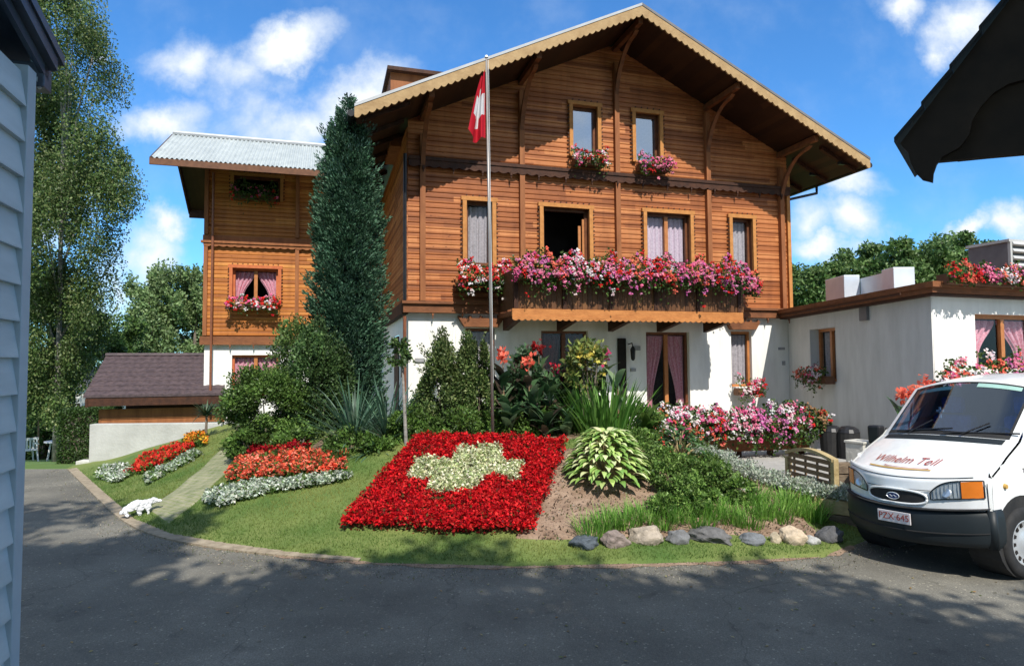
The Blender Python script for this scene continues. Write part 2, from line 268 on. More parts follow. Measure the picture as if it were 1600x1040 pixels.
# ------------------------------------------------------------ object helpers
def tag(o, label=None, cat=None, group=None, kind=None):
    if label: o['label'] = label
    if cat: o['category'] = cat
    if group: o['group'] = group
    if kind: o['kind'] = kind
    return o
def thing(name, label, cat, loc=(0, 0, 0), rz=0, group=None):
    o = bpy.data.objects.new(name, None); COL.objects.link(o); o.location = loc; o.rotation_euler = (0, 0, rz)
    o.empty_display_size = .2
    return tag(o, label, cat, group)
def link(name, me, mat, parent=None):
    o = bpy.data.objects.new(name, me); COL.objects.link(o)
    for mm in (mat if isinstance(mat, (list, tuple)) else [mat]): me.materials.append(mm)
    if parent: o.parent = parent
    return o
class MB:
    def __init__(s): s.v = []; s.f = []; s.mi = []; s.m = 0
    def poly(s, pts):
        k = len(s.v); s.v += [tuple(p) for p in pts]; s.f.append(tuple(range(k, k+len(pts)))); s.mi.append(s.m)
    def box(s, a, b, rot=None, piv=None):
        x0, y0, z0 = a; x1, y1, z1 = b; k = len(s.v)
        P = [(x0,y0,z0),(x1,y0,z0),(x1,y1,z0),(x0,y1,z0),(x0,y0,z1),(x1,y0,z1),(x1,y1,z1),(x0,y1,z1)]
        if rot is not None:
            c = Vector(piv) if piv is not None else Vector(((x0+x1)/2, (y0+y1)/2, (z0+z1)/2)); P = [tuple(rot @ (Vector(p)-c) + c) for p in P]
        s.v += P
        for q in ((0,3,2,1),(4,5,6,7),(0,1,5,4),(1,2,6,5),(2,3,7,6),(3,0,4,7)): s.f.append(tuple(k+i for i in q)); s.mi.append(s.m)
    def prism(s, pts, d):
        """polygon pts (3D) extruded by vector d"""
        k = len(s.v); n = len(pts); s.v += [tuple(p) for p in pts]; s.v += [tuple(Vector(p)+Vector(d)) for p in pts]
        s.f.append(tuple(range(k, k+n))); s.f.append(tuple(range(k+2*n-1, k+n-1, -1))); s.mi += [s.m]*2
        for i in range(n): j = (i+1) % n; s.f.append((k+j, k+i, k+n+i, k+n+j)); s.mi.append(s.m)
    def tube(s, pts, r, n=10, cap=True):
        pts = [Vector(p) for p in pts]; rs = r if isinstance(r, (list, tuple)) else [r]*len(pts); k = len(s.v); up = None
        for i, p in enumerate(pts):
            d = (pts[min(i+1, len(pts)-1)]-pts[max(i-1, 0)]).normalized()
            if up is None: up = d.orthogonal().normalized()
            up = (up - d*up.dot(d)).normalized(); w = d.cross(up)
            for a in range(n): s.v.append(tuple(p+(up*math.cos(2*PI*a/n)+w*math.sin(2*PI*a/n))*rs[i]))
        for i in range(len(pts)-1):
            for a in range(n):
                b = (a+1) % n; s.f.append((k+i*n+a, k+i*n+b, k+(i+1)*n+b, k+(i+1)*n+a)); s.mi.append(s.m)
        if cap:
            s.f.append(tuple(range(k+n-1, k-1, -1))); s.f.append(tuple(range(k+(len(pts)-1)*n, k+len(pts)*n))); s.mi += [s.m]*2
    def grid(s, fn, nu, nv):
        k = len(s.v)
        for i in range(nu+1):
            for j in range(nv+1): s.v.append(tuple(fn(i/nu, j/nv)))
        for i in range(nu):
            for j in range(nv):
                a = k+i*(nv+1)+j; s.f.append((a, a+nv+1, a+nv+2, a+1)); s.mi.append(s.m)
    def build(s, name, mat, parent=None, smooth=False, bevel=0):
        me = bpy.data.meshes.new(name); me.from_pydata(s.v, [], s.f); me.update()
        o = link(name, me, mat, parent)
        if any(s.mi): me.polygons.foreach_set('material_index', s.mi)
        if smooth: me.polygons.foreach_set('use_smooth', [True]*len(me.polygons))
        if bevel: bv = o.modifiers.new('bevel', 'BEVEL'); bv.width = bevel; bv.segments = 2; bv.limit_method = 'ANGLE'
        return o
def copy_tree(o, parent=None):
    c = o.copy(); COL.objects.link(c)
    if parent: c.parent = parent
    for ch in [x for x in bpy.data.objects if x.parent == o]: copy_tree(ch, c)
    return c
def mesh_np(name, V, nper, cols, mat, parent=None):
    """faces are consecutive runs of nper vertices; cols one rgb per face"""
    V = np.asarray(V, np.float32).reshape(-1, 3); nf = len(V)//nper
    me = bpy.data.meshes.new(name); me.vertices.add(len(V)); me.loops.add(len(V)); me.polygons.add(nf)
    me.vertices.foreach_set('co', V.ravel()); me.loops.foreach_set('vertex_index', np.arange(len(V), dtype=np.int32))
    me.polygons.foreach_set('loop_start', np.arange(0, len(V), nper, dtype=np.int32))
    me.update(calc_edges=True)
    a = me.attributes.new('col', 'FLOAT_COLOR', 'FACE')
    a.data.foreach_set('color', np.concatenate([np.asarray(cols, np.float32), np.ones((nf, 1), np.float32)], 1).ravel())
    return link(name, me, mat, parent)
def unit(v): return v/np.maximum(np.linalg.norm(v, axis=-1, keepdims=True), 1e-9)
def pick(cols, n, jit=.18, w=None):
    c = np.array(cols)[rng.choice(len(cols), n, p=w)]
    return np.clip(c*(1+rng.uniform(-jit, jit, (n, 1)))*(1+rng.uniform(-.06, .06, (n, 3))), .003, 1)
def leafquads(P, L, Wd, D=None, fold=.25, flat=0.0):
    """one folded diamond leaf per point; D = leaf direction"""
    n = len(P); D = unit(rng.normal(size=(n, 3))) if D is None else unit(D)
    r = rng.normal(size=(n, 3)); r[:, 2] += flat*3*np.sign(rng.random(n)+1)
    nrm = unit(r - (r*D).sum(1, keepdims=True)*D); sd = np.cross(D, nrm)
    L = np.asarray(L).reshape(-1, 1)*np.ones((n, 1)); Wd = np.asarray(Wd).reshape(-1, 1)*np.ones((n, 1))
    a = P; c = P+D*L; b = P+D*L*.45+sd*Wd/2+nrm*Wd*fold; d = P+D*L*.45-sd*Wd/2+nrm*Wd*fold
    return np.stack([a, b, c, d], 1)
G_DARK = [(.03, .06, .016), (.045, .09, .022), (.065, .12, .028)]
G_MID = [(.05, .10, .018), (.085, .16, .03), (.125, .21, .045), (.07, .125, .025)]
G_LIGHT = [(.12, .22, .04), (.17, .28, .06), (.23, .34, .09)]
PINK = [(.78, .18, .32), (.85, .30, .42), (.72, .10, .26)]; RED = [(.62, .02, .02), (.75, .035, .03), (.5, .012, .02)]
CORAL = [(.80, .14, .09), (.85, .22, .14)]; MAG = [(.66, .16, .40), (.74, .30, .50), (.60, .14, .40)]; WHT = [(.82, .78, .78), (.85, .7, .72)]
SALMON = [(.82, .13, .06), (.85, .22, .12), (.75, .09, .05)]

# ------------------------------------------------------------ terrain
EDGE = np.array([(-9.6, 13.75), (-8.71, 12.8), (-6.44, 10.15), (-5.0, 8.48), (-4.14, 7.74), (-3.35, 7.34), (-2.41, 6.94), (-1.33, 6.65), (-.02, 6.52), (1.28, 6.56), (2.28, 6.63), (3.24, 6.78), (4.2, 7.55)])
PRO = np.array([(-.5, -.06), (-.05, -.03), (.05, .035), (.5, .13), (1.2, .38), (2.6, .92), (3.2, .96), (4.4, .72), (5.2, .6), (20, .6)])
def hgt(x, y):
    x = np.asarray(x, float); y = np.asarray(y, float); best = np.full(x.shape, 1e9); sg = np.ones(x.shape)
    for (a, b) in zip(EDGE[:-1], EDGE[1:]):
        dx, dy = b-a; L2 = dx*dx+dy*dy; t = np.clip(((x-a[0])*dx+(y-a[1])*dy)/L2, 0, 1)
        qx, qy = x-(a[0]+t*dx), y-(a[1]+t*dy); d = np.hypot(qx, qy); cr = dx*qy-dy*qx
        up = d < best-1e-6; best = np.where(up, d, best); sg = np.where(up, np.sign(cr), sg)
    s = best*sg; z = np.interp(s, PRO[:, 0], PRO[:, 1])
    z = z + np.where(s > .3, .012*np.sin(x*5.1+y*3)+.01*np.sin(y*7.3-x*2.1), 0)
    lx = np.clip((-5.0-x)/1.0, 0, 1)
    z = np.where(z > .84, z+(.84-z)*lx, z)
    return np.minimum(z, np.interp(x, [1.3, 2.3, 3.0, 3.6], [1.2, .60, .44, .34]))
def H1(x, y): return float(hgt(np.array([x]), np.array([y]))[0])
def gpt(px, py, off=0.0):
    """the point of the garden surface seen at that place of the photograph"""
    d = ray(px, py); d = d/d.y; y = 5.0
    ys = np.arange(5, 16, .02); P = np.array([0, 0, EYE])+np.outer(ys, np.array(d)); hh = np.maximum(hgt(P[:, 0], P[:, 1]), 0)+off
    k = np.argmax(P[:, 2] <= hh)
    return Vector(P[k]) if P[k, 2] <= hh[k] else at(px, py, 12)
def inpoly(X, Y, poly):
    r = np.zeros(X.shape, bool); n = len(poly)
    for i in range(n):
        x0, y0 = poly[i][:2]; x1, y1 = poly[(i+1) % n][:2]
        c = ((y0 > Y) != (y1 > Y)) & (X < (x1-x0)*(Y-y0)/((y1-y0) or 1e-9)+x0); r ^= c
    return r
def scatter(pxpoly, n, off=0.0):
    poly = [gpt(*p) for p in pxpoly]; xs = [p.x for p in poly]; ys = [p.y for p in poly]
    X = rng.uniform(min(xs), max(xs), n*4); Y = rng.uniform(min(ys), max(ys), n*4); k = inpoly(X, Y, poly); X = X[k][:n]; Y = Y[k][:n]
    return np.stack([X, Y, hgt(X, Y)+off], 1)

def sheet(name, xs, ys, zf, mat, keep=None, **k):
    X, Y = np.meshgrid(xs, ys, indexing='ij'); Z = zf(X, Y); nx, ny = X.shape
    V = np.stack([X, Y, Z], -1).reshape(-1, 3); F = []
    for i in range(nx-1):
        for j in range(ny-1):
            if keep is None or keep((X[i, j]+X[i+1, j])/2, (Y[i, j]+Y[i, j+1])/2, (Z[i, j]+Z[i+1, j+1])/2): a = i*ny+j; F.append((a, a+ny, a+ny+1, a+1))
    me = bpy.data.meshes.new(name); me.from_pydata(V.tolist(), [], F); me.update(); me.polygons.foreach_set('use_smooth', [True]*len(F))
    return tag(link(name, me, mat), kind='structure')
def gz_(X, Y): return np.where(Y > 13, np.maximum(-.133*(Y-13), -3.0), -.015)+0*X
sheet('ground', np.array([-900, -200, -60, -30, -20, -12, -6, 0, 6, 12, 30, 60, 200, 900.]), np.array([-300, -60, -20, 0, 6, 13.0, 14, 18, 24, 30, 35.6, 60, 120, 300, 1500.]), gz_, M['field'])
sheet('asphalt_road', np.array([-14, -11.5, -9.0, -5, 0, 5, 10, 20, 30.]), np.array([-16, -8, 0, 4, 6, 8, 10, 11.5, 12.9]), lambda X, Y: 0*X-.003, M['asphalt'])
sheet('lawn', np.arange(-9.4, 5.0, .08), np.arange(6.3, 17.2, .08), hgt, M['lawn'],
      keep=lambda x, y, z: z > -.05 and not (x < -5.3 and y > 13.08) and not (x > 4.3))
# sandy kerb line along the lawn
kb = MB(); KP = EDGE[1:]
pts = []
for a, b in zip(KP[:-1], KP[1:]):
    for t in np.linspace(0, 1, 8, endpoint=False): pts.append(a+(b-a)*t)
pts = np.array(pts+[KP[-1]])
for _ in range(12): pts[1:-1] = (pts[:-2]+pts[1:-1]*2+pts[2:])/4
tn = np.gradient(pts, axis=0); tn /= np.linalg.norm(tn, axis=1)[:, None]; nr = np.stack([-tn[:, 1], tn[:, 0]], 1)
KPTS, KNR = pts.copy(), nr.copy()
for i in range(len(pts)-1):
    if pts[i][0] > -1.6: break
    w_ = .10*min(1, max(.15, (-1.6-pts[i][0])/1.6))
    a0, a1, b0, b1 = pts[i]-nr[i]*w_, pts[i]+nr[i]*.05, pts[i+1]-nr[i+1]*w_, pts[i+1]+nr[i+1]*.05
    h0 = .018
    kb.poly([(*a0, -.01), (*b0, -.01), (*b0, h0), (*a0, h0)]); kb.poly([(*a0, h0), (*b0, h0), (*b1, h0+.012), (*a1, h0+.012)])
tag(kb.build('kerb', M['kerb']), kind='structure')
db = MB()
for i in range(len(pts)-1):
    wa, wb_ = [.05+.07*abs(math.sin(j*.83)*math.sin(j*.31+1))+.03*math.sin(j*2.9) for j in (i, i+1)]
    if pts[i][0] < -4 or pts[i][0] > 3.6: continue
    a0, a1, b0, b1 = pts[i]-nr[i]*wa, pts[i]+nr[i]*.08, pts[i+1]-nr[i+1]*wb_, pts[i+1]+nr[i+1]*.08
    db.poly([(*a0, .001), (*b0, .001), (*b1, .012), (*a1, .012)])
tag(db.build('verge', M['soil']), kind='structure')
def patch(name, a, b, c, d, off, mat, nu=14, nv=30, wob=0):
    A, B, C_, D = [gpt(*p) for p in (a, b, c, d)]; m_ = MB()
    def fn(u, v):
        p = (A*(1-u)+B*u)*(1-v)+(D*(1-u)+C_*u)*v; x = p.x+wob*math.sin(v*9+u*3)*(u-.5)*2; y = p.y+wob*math.sin(u*11)*(v-.5)*2
        e = min(u, 1-u, v, 1-v); return (x, y, max(H1(x, y), 0)+(off if e > .02 else -.03))
    m_.grid(fn, nu, nv); return tag(m_.build(name, mat, smooth=True), kind='structure')
patch('paver_path', (226, 797), (262, 822), (398, 702), (345, 702), .012, M['paver'])
patch('soil_bed', (795, 846), (1300, 848), (1190, 748), (858, 700), .014, M['soil'], 40, 24, 0)
patch('planting_soil', (470, 712), (1010, 712), (960, 672), (520, 672), .012, M['soil'], 30, 10, .05)
# terrace between garden and buildings
tr = MB(); tr.prism([(4.2, 7.62, -.05), (12, 9.6, -.05), (12, 17, -.05), (-1.5, 13.6, -.05), (-1.0, 12.2, -.05), (2.9, 10.9, -.05), (3.02, 10.5, -.05), (3.42, 8.6, -.05)], (0, 0, .43))
tag(tr.build('terrace', M['pav']), kind='structure')

# ------------------------------------------------------------ building kit
def boards(mb, x0, x1, z0, z1, holes, pitch=.108, top=None, y=0.0, dep=.024):
    """horizontal rounded boards in the wall plane y (front towards -y); holes = (x0,x1,z0,z1); top(z)->(xa,xb)"""
    z = z0
    while z < z1-1e-4:
        zt = min(z+pitch, z1); zm = (z+zt)/2; a, b = x0, x1
        if top: ta, tb = top(z); a = max(a, ta); b = min(b, tb)
        if b-a > .03:
            seg = [(a, b)]
            for h in holes:
                if h[2] < zm < h[3]: seg = [q for s_ in seg for q in ((s_[0], min(s_[1], h[0])), (max(s_[0], h[1]), s_[1])) if q[1]-q[0] > .01]
            for (p, q) in seg:
                pr_ = [(y-.0, z), (y-dep*.75, z+.008), (y-dep, z+.022), (y-dep, zt-.018), (y-dep*.7, zt-.005), (y-.0, zt)]
                for (u0, u1) in zip(pr_[:-1], pr_[1:]): mb.poly([(p, *u0), (q, *u0), (q, *u1), (p, *u1)])
                mb.poly([(p, *u) for u in pr_]); mb.poly([(q, *u) for u in reversed(pr_)])
        z = zt
def flatwall(mb, x0, x1, z0, z1, holes, y=0.0, depth=.18):
    xs = sorted({x0, x1, *[h[0] for h in holes], *[h[1] for h in holes]}); zs = sorted({z0, z1, *[h[2] for h in holes], *[h[3] for h in holes]})
    xs = [x for x in xs if x0 <= x <= x1]; zs = [z for z in zs if z0 <= z <= z1]
    for i in range(len(xs)-1):
        for j in range(len(zs)-1):
            xm, zm = (xs[i]+xs[i+1])/2, (zs[j]+zs[j+1])/2
            if any(h[0] < xm < h[1] and h[2] < zm < h[3] for h in holes): continue
            mb.poly([(xs[i], y, zs[j]), (xs[i+1], y, zs[j]), (xs[i+1], y, zs[j+1]), (xs[i], y, zs[j+1])])
    for h in holes:
        a, b, c, d = h
        mb.poly([(a, y, c), (a, y, d), (a, y+depth, d), (a, y+depth, c)]); mb.poly([(b, y, c), (b, y+depth, c), (b, y+depth, d), (b, y, d)])
        mb.poly([(a, y, d), (b, y, d), (b, y+depth, d), (a, y+depth, d)]); mb.poly([(a, y, c), (a, y+depth, c), (b, y+depth, c), (b, y, c)])
def window(root, x0, x1, z0, z1, y=0.0, name='window', mull=1, curt='tie', cm='curt', casing='casing', setb=.09, fr=.06, glass='glass', scal=True, fmat='brown', mmat='mull', opn=False, reveal=True):
    """y = wall front plane; frame sits setb behind it"""
    f = MB(); yb = y+setb
    f.box((x0, yb, z0), (x0+fr, yb+.07, z1)); f.box((x1-fr, yb, z0), (x1, yb+.07, z1)); f.box((x0+fr, yb, z1-fr), (x1-fr, yb+.07, z1)); f.box((x0+fr, yb, z0), (x1-fr, yb+.07, z0+fr))
    # reveal
    e = .004
    if reveal:
      for (a, b) in (((x0-.02, y-.0, z0), (x0+e, yb, z1)), ((x1-e, y-.0, z0), (x1+.02, yb, z1)), ((x0, y, z1-e), (x1, yb, z1+.02)), ((x0, y, z0-.02), (x1, yb, z0+e))): f.box(a, b)
    w = f.build(name, M[fmat], root)
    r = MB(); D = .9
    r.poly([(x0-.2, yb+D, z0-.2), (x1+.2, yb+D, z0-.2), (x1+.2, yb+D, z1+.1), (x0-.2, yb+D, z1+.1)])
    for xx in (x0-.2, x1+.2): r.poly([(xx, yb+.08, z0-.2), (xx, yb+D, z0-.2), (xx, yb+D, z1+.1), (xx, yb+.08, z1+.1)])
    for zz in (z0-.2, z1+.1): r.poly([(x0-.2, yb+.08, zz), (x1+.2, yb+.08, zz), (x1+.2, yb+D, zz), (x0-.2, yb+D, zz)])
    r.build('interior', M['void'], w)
    if mull:
        mm = MB(); xm = (x0+x1)/2; mm.box((xm-.045, yb-.012, z0+fr), (xm+.045, yb+.05, z1-fr)); mm.build('mullion', M[mmat], w)
    if not opn:
        g = MB(); g.poly([(x0+fr, yb+.03, z0+fr), (x1-fr, yb+.03, z0+fr), (x1-fr, yb+.03, z1-fr), (x0+fr, yb+.03, z1-fr)]); g.build('pane', M[glass], w)
    else:
        g = MB(); g.box((x1-fr-.16, yb-.02, z0+fr), (x1-fr-.10, yb+.02, z1-fr-.3)); g.box((x1-fr-.07, yb-.03, z0+fr), (x1-fr-.02, yb+.02, z1-fr-.15)); g.build('open_sash', M['mull'], w)
    if curt:
        zc0, zc1 = z0+fr, z1-fr-.02
        def cur(a, b, inner):
            c = MB()
            def fn(u, v):
                z = zc1+(zc0-zc1)*v
                if curt == 'tie': k = 1-.62*math.sin(min(v/.85, 1)*PI/2)**1.6
                elif curt == 'half': k = .9-.25*v
                else: k = 1
                xx = (a+(b-a)*k*u) if inner > 0 else (b-(b-a)*k*u)
                return (xx, yb+.10+.022*math.sin(u*26+v*.8)+.01*math.sin(u*47+2), z)
            c.grid(fn, 36, 12); c.build('curtain', M[cm], w, smooth=True)
        if mull or curt == 'tie2': xm = (x0+x1)/2; cur(x0+fr*.8, xm-.01, 1); cur(xm+.01, x1-fr*.8, -1)
        else: cur(x0+fr*.6, x1-fr*.6, 1)
    if casing:
        c = MB(); k = .085; t0, t1 = y-.062, y+.0
        c.box((x0-k, t0, z0-.02), (x0, t1, z1)); c.box((x1, t0, z0-.02), (x1+k, t1, z1)); c.box((x0-k-.03, t0-.003, z1), (x1+k+.03, t1, z1+k))
        if scal:
            c.m = 1
            n = int((z1-z0)/.085)
            for i in range(n):
                zz = z0+(i+.5)*(z1-z0)/n
                for xx in (x0-k-.035, x1+k+.005): c.box((xx, y-.058, zz-.018), (xx+.03, y-.036, zz+.018), Matrix.Rotation(PI/4, 3, 'Y'))
            nx = int((x1-x0)/.13)
            for i in range(nx+1):
                xx = x0+i*(x1-x0)/nx; c.box((xx-.014, y-.058, z1+k+.01), (xx+.014, y-.036, z1+k+.04), Matrix.Rotation(PI/4, 3, 'Y'))
        c.build('casing', [M[casing], M['dark']], w)
    return w
def scallop(mb, p0, p1, down, depth, thick, n, amp=.045, nrm=Vector((0, -1, 0))):
    """board from p0 to p1 hanging 'depth' along down with a scalloped lower edge"""
    p0, p1 = Vector(p0), Vector(p1); dn = Vector(down).normalized(); k = 6
    for i in range(n):
        for j in range(k):
            t0 = (i+j/k)/n; t1 = (i+(j+1)/k)/n; a0 = depth-amp*(1-math.sin(PI*j/k)); a1 = depth-amp*(1-math.sin(PI*(j+1)/k))
            A, B = p0.lerp(p1, t0), p0.lerp(p1, t1); mb.prism([A, B, B+dn*a1, A+dn*a0], nrm*thick)
def hang_studs(mb, x0, x1, step, z, y):
    x = x0
    while x < x1: mb.box((x-.02, y-.02, z-.05), (x+.02, y+.02, z+.02)); mb.box((x-.009, y-.01, z-.11), (x+.009, y+.01, z-.05)); x += step

# ------------------------------------------------------------ main chalet
TH = rad(16.4); F0 = Vector((-2.11, 12.93, 0)); WD = 9.25
ch = thing('chalet', 'large brown timber chalet with white ground floor and wide gable roof', 'house', F0, TH)
GW = [(1.2, 1.84, 1.35, 2.78), (2.87, 3.96, .62, 2.74), (5.38, 6.49, .62, 2.73), (7.61, 8.18, 1.45, 2.76)]
UW = [(1.21, 1.76, 4.1, 5.44), (2.9, 3.97, 3.4, 5.42), (5.38, 6.5, 3.4, 5.45), (7.63, 8.19, 4.1, 5.45)]
TW = [(3.61, 4.2, 6.6, 7.74), (5.14, 5.75, 6.6, 7.73)]
wl = MB(); flatwall(wl, 0.02, WD-.02, -.3, 3.12, GW, y=.05, depth=.14); wl.poly([(WD-.02, .05, -.3), (WD-.02, 9, -.3), (WD-.02, 9, 3.12), (WD-.02, .05, 3.12)])
SW = [(.35, .75, 1.9, 2.85), (1.7, 2.6, .6, 2.7)]
for (z0, z1, w0, w1) in ((-.3, .6, .05, 9), (2.7, 3.12, .05, 9), (.6, 2.7, .05, 1.7), (.6, 2.7, 2.6, 9)): wl.poly([(.02, w0, z0), (.02, w0, z1), (.02, w1, z1), (.02, w1, z0)])
wl.build('plaster_wall', M['plaster'], ch)
sd = MB(); sd.box((-.0, 1.7, .6), (.03, 2.6, 2.68)); sd.build('side_door', M['dark'], ch)
sd = MB(); sd.box((.0, .75, 1.75), (.03, 1.2, 2.6)); sd.build('side_window', M['dark'], ch)
AX, APZ, EVZ, OV = 4.62, 9.40, 6.66, 1.4           # roof: axis, ridge, eave height, front overhang
HS = 5.75; SL = (APZ-EVZ)/HS
def under(z):                                        # wall width under the roof slab at height z
    k = (APZ-.16-z)/SL; return AX-k, AX+k
bw = MB(); boards(bw, 0, WD, 3.30, 9.2, UW+TW, top=under); bw.build('log_wall', M['log'], ch)
# backing so that no light leaks, side walls
bk = MB()
H_ = UW+TW; flatwall(bk, 0.01, WD-.01, 3.12, 6.7, H_, y=.012, depth=.08)
zz = 6.7
while zz < 9.1:
    a, b = under(zz); a = max(a, .01); b = min(b, WD-.01)
    if b > a: flatwall(bk, a, b, zz, zz+.12, [h for h in TW], y=.012, depth=0)
    zz += .12
bk.build('inner_wall', M['dark'], ch)
sb = MB(); boards(sb, 0, 9, 3.30, 6.9, [], y=0)
so_ = sb.build('side_wall', M['log'], ch); so_.rotation_euler = (0, 0, PI/2+PI); so_.rotation_euler = (0, 0, -PI/2); so_.location = (0, 9, 0)
sb = MB(); sb.box((WD-.04, .02, 3.1), (WD, 9, 6.7)); sb.build('side_wall', M['log'], ch)
for x, zt in ((.29, 6.75), (2.42, 7.9), (4.66, 8.8), (6.99, 7.9), (9.02, 6.75)):
    p = MB(); p.box((x-.055, -.13, 3.32), (x+.055, .0, 6.05)); p.box((x-.055, -.13, 6.27), (x+.055, 0, zt)); p.build('post', M['post'], ch)
    # curved bracket up to the purlin
    b = MB(); zp = APZ-.30-abs(x-AX)*SL; pts = []; n = 10
    for i in range(n+1):
        t = i/n; pts.append((x-.045, -.08-1.05*(1-math.cos(t*PI/2))**.9, zp-1.55+1.5*math.sin(t*PI/2)**.75))
    for i in range(n):
        a, c = Vector(pts[i]), Vector(pts[i+1]); th = .10+.03*math.sin(i/n*PI)
        b.prism([a, c, c+Vector((0, th*.6, -.02)), a+Vector((0, th*.6, -.02))] if False else [a, c, (c.x, min(c.y+th, -.0), c.z-.06), (a.x, min(a.y+th, -.0), a.z-.06)], (.09, 0, 0))
    b.box((x-.05, -1.3, zp), (x+.05, -.0, zp+.13)); b.build('bracket', M['beam'], ch)
# roof
def rp(u, w, dz=0): return (u, w, APZ+dz-abs(u-AX)*SL)
for sgn in (-1, 1):
    e = AX+sgn*HS; r = MB()
    r.prism([rp(AX, -OV, -.10), rp(e, -OV, -.10), rp(e, -OV, -.0), rp(AX, -OV, 0)], (0, 11.4, 0)); r.build('roof', M['metalroof'], ch)
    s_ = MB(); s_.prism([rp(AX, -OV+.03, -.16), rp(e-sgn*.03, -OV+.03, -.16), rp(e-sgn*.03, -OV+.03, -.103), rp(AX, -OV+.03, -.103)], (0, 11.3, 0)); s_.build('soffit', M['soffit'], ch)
    bb = MB(); scallop(bb, rp(AX, -OV-.005, -.025), rp(e, -OV-.005, -.025), (0, 0, -1), .22, .035, 44, .045)
    bb.build('bargeboard', M['ochre'], ch)
    fl = MB(); fl.prism([rp(AX, -OV-.05, -.02), rp(e, -OV-.05, -.02), rp(e, -OV-.05, .035), rp(AX, -OV-.05, .035)], (0, .1, 0)); fl.build('verge_trim', M['flash'] if sgn < 0 else M['grey'], ch)
    g = MB(); ge = e+sgn*.06
    g.tube([(ge, -OV+.02, EVZ-.12), (ge, 9.8, EVZ-.12)], .065, 8)
    if sgn > 0:
        g.tube([(ge, .3, EVZ-.14), (ge-.0, .3, EVZ-.34), (WD+.08, .3, EVZ-.62)], .035, 8)
        for k in range(5): g.box((e-.55, -1.1+k*.9, EVZ-.06), (e, -1.04+k*.9, EVZ-.0))
    g.build('gutter', M['black'], ch)
    for k in range(9):
        rf = MB(); ww = -1.1+k*.9; a_ = AX+sgn*HS*.82; rf.prism([rp(a_, ww, -.24), rp(e-sgn*.05, ww, -.24), rp(e-sgn*.05, ww, -.163), rp(a_, ww, -.163)], (0, .08, 0))
        rf.build('rafter', M['dark'], ch)
dm = MB(); dm.box((-.26, .95, 6.8), (1.9, 2.3, 8.44)); dm.build('dormer', M['post'], ch)
dm = MB(); dm.box((-.34, .8, 8.44), (2.0, 2.45, 8.52)); dm.build('dormer_roof', M['dark'], ch)
# beams
b = MB(); b.box((-.1, -.10, 3.08), (WD+.05, .05, 3.27)); b.box((-.13, -.15, 3.255), (WD+.08, .0, 3.31)); hang_studs(b, .5, WD, .62, 3.07, -.07); b.build('floor_beam', M['beam'], ch)
b = MB(); b.box((-.11, .05, 3.06), (.02, 9, 3.3)); b.build('side_beam', M['dark'], ch)
b = MB(); b.box((.0, -.16, 6.2), (WD, .0, 6.27)); scallop(b, (.0, -.11, 6.2), (WD, -.11, 6.2), (0, 0, -1), .15, .03, 44, .035); hang_studs(b, .3, WD, .62, 6.06, -.15); b.build('belt_course', M['dark'], ch)
for i, w_ in enumerate(UW):
    window(ch, *w_, y=-.035+.0, mull=i in (1, 2) and i != 1, curt=('full', None, 'full', 'full')[i], cm=('curtg', 'curtw', 'curtw', 'curtg')[i], opn=(i == 1))
for w_ in TW: window(ch, *w_, y=-.035, mull=0, curt='full', cm='curtg', glass='glassr')
window(ch, *GW[0], y=.05, mull=0, curt='full', cm='curtg', casing=None, fmat='brown', reveal=False)
window(ch, *GW[3], y=.05, mull=0, curt='full', cm='curtg', casing=None, fmat='mull', reveal=False)
M['curtd'] = noise_mat('dark_red_curtain', (.13, .035, .04), (.24, .08, .085), 26, rough=.9, detail=1)
window(ch, *GW[1], y=.05, name='french_door', curt='tie', cm='curtd', casing=None, setb=.1, mmat='brown', reveal=False)
window(ch, *GW[2], y=.05, name='french_door', curt='tie', cm='curt', casing=None, setb=.1, mmat='mull', reveal=False)
for (x0, x1, z0, z1) in (GW[0], GW[3]):
    h = MB(); h.prism([(x0-.16, .05, 2.98), (x1+.16, .05, 2.98), (x1+.04, .05, 2.80), (x0-.04, .05, 2.80)], (0, -.14, 0))
    for k in range(5):
        xx = x0-.14+k*(x1-x0+.28)/4; h.tube([(xx, -.02, 2.97), (xx, -.02, 3.03)], .035, 8)
    h.build('window_hood', M['beam'], ch)
# signs and lantern on the plaster
for (x0, z0, w_, h_) in ((5.05, 2.31, .17, .1), (4.98, 1.84, .12, .07), (8.93, 2.32, .17, .06), (9.03, 1.95, .07, .1), (.15, 2.08, .2, .08)):
    p = MB(); p.box((x0, .018, z0), (x0+w_, .05, z0+h_)); p.build('wall_plaque', M['plaque'], ch)
p = MB(); p.box((4.66, .0, 1.2), (4.86, .05, 2.58)); p.build('notice_board', M['void'], ch, bevel=.01)
p = MB(); p.tube([(4.94, .05, 2.45), (4.94, -.12, 2.47), (4.94, -.16, 2.38)], .012, 6); p.tube([(4.94, -.16, 2.4), (4.94, -.16, 2.33), (4.94, -.16, 2.12), (4.94, -.16, 2.08)], [.02, .06, .045, .02], 6); p.build('wall_lantern', M['iron'], ch)
p = MB(); p.tube([(-.07, -.09, 0.3), (-.07, -.09, 3.0)], .035, 8); p.build('downpipe', M['pipe'], ch)
p = MB(); p.tube([(-.07, -.12, 3.32), (-.07, -.12, 6.3)], .035, 8); p.build('downpipe', M['black'], ch)
p = MB(); p.box((WD-.06, -.09, 3.32), (WD+.03, .02, 6.6)); p.build('corner_board', M['casing'], ch)
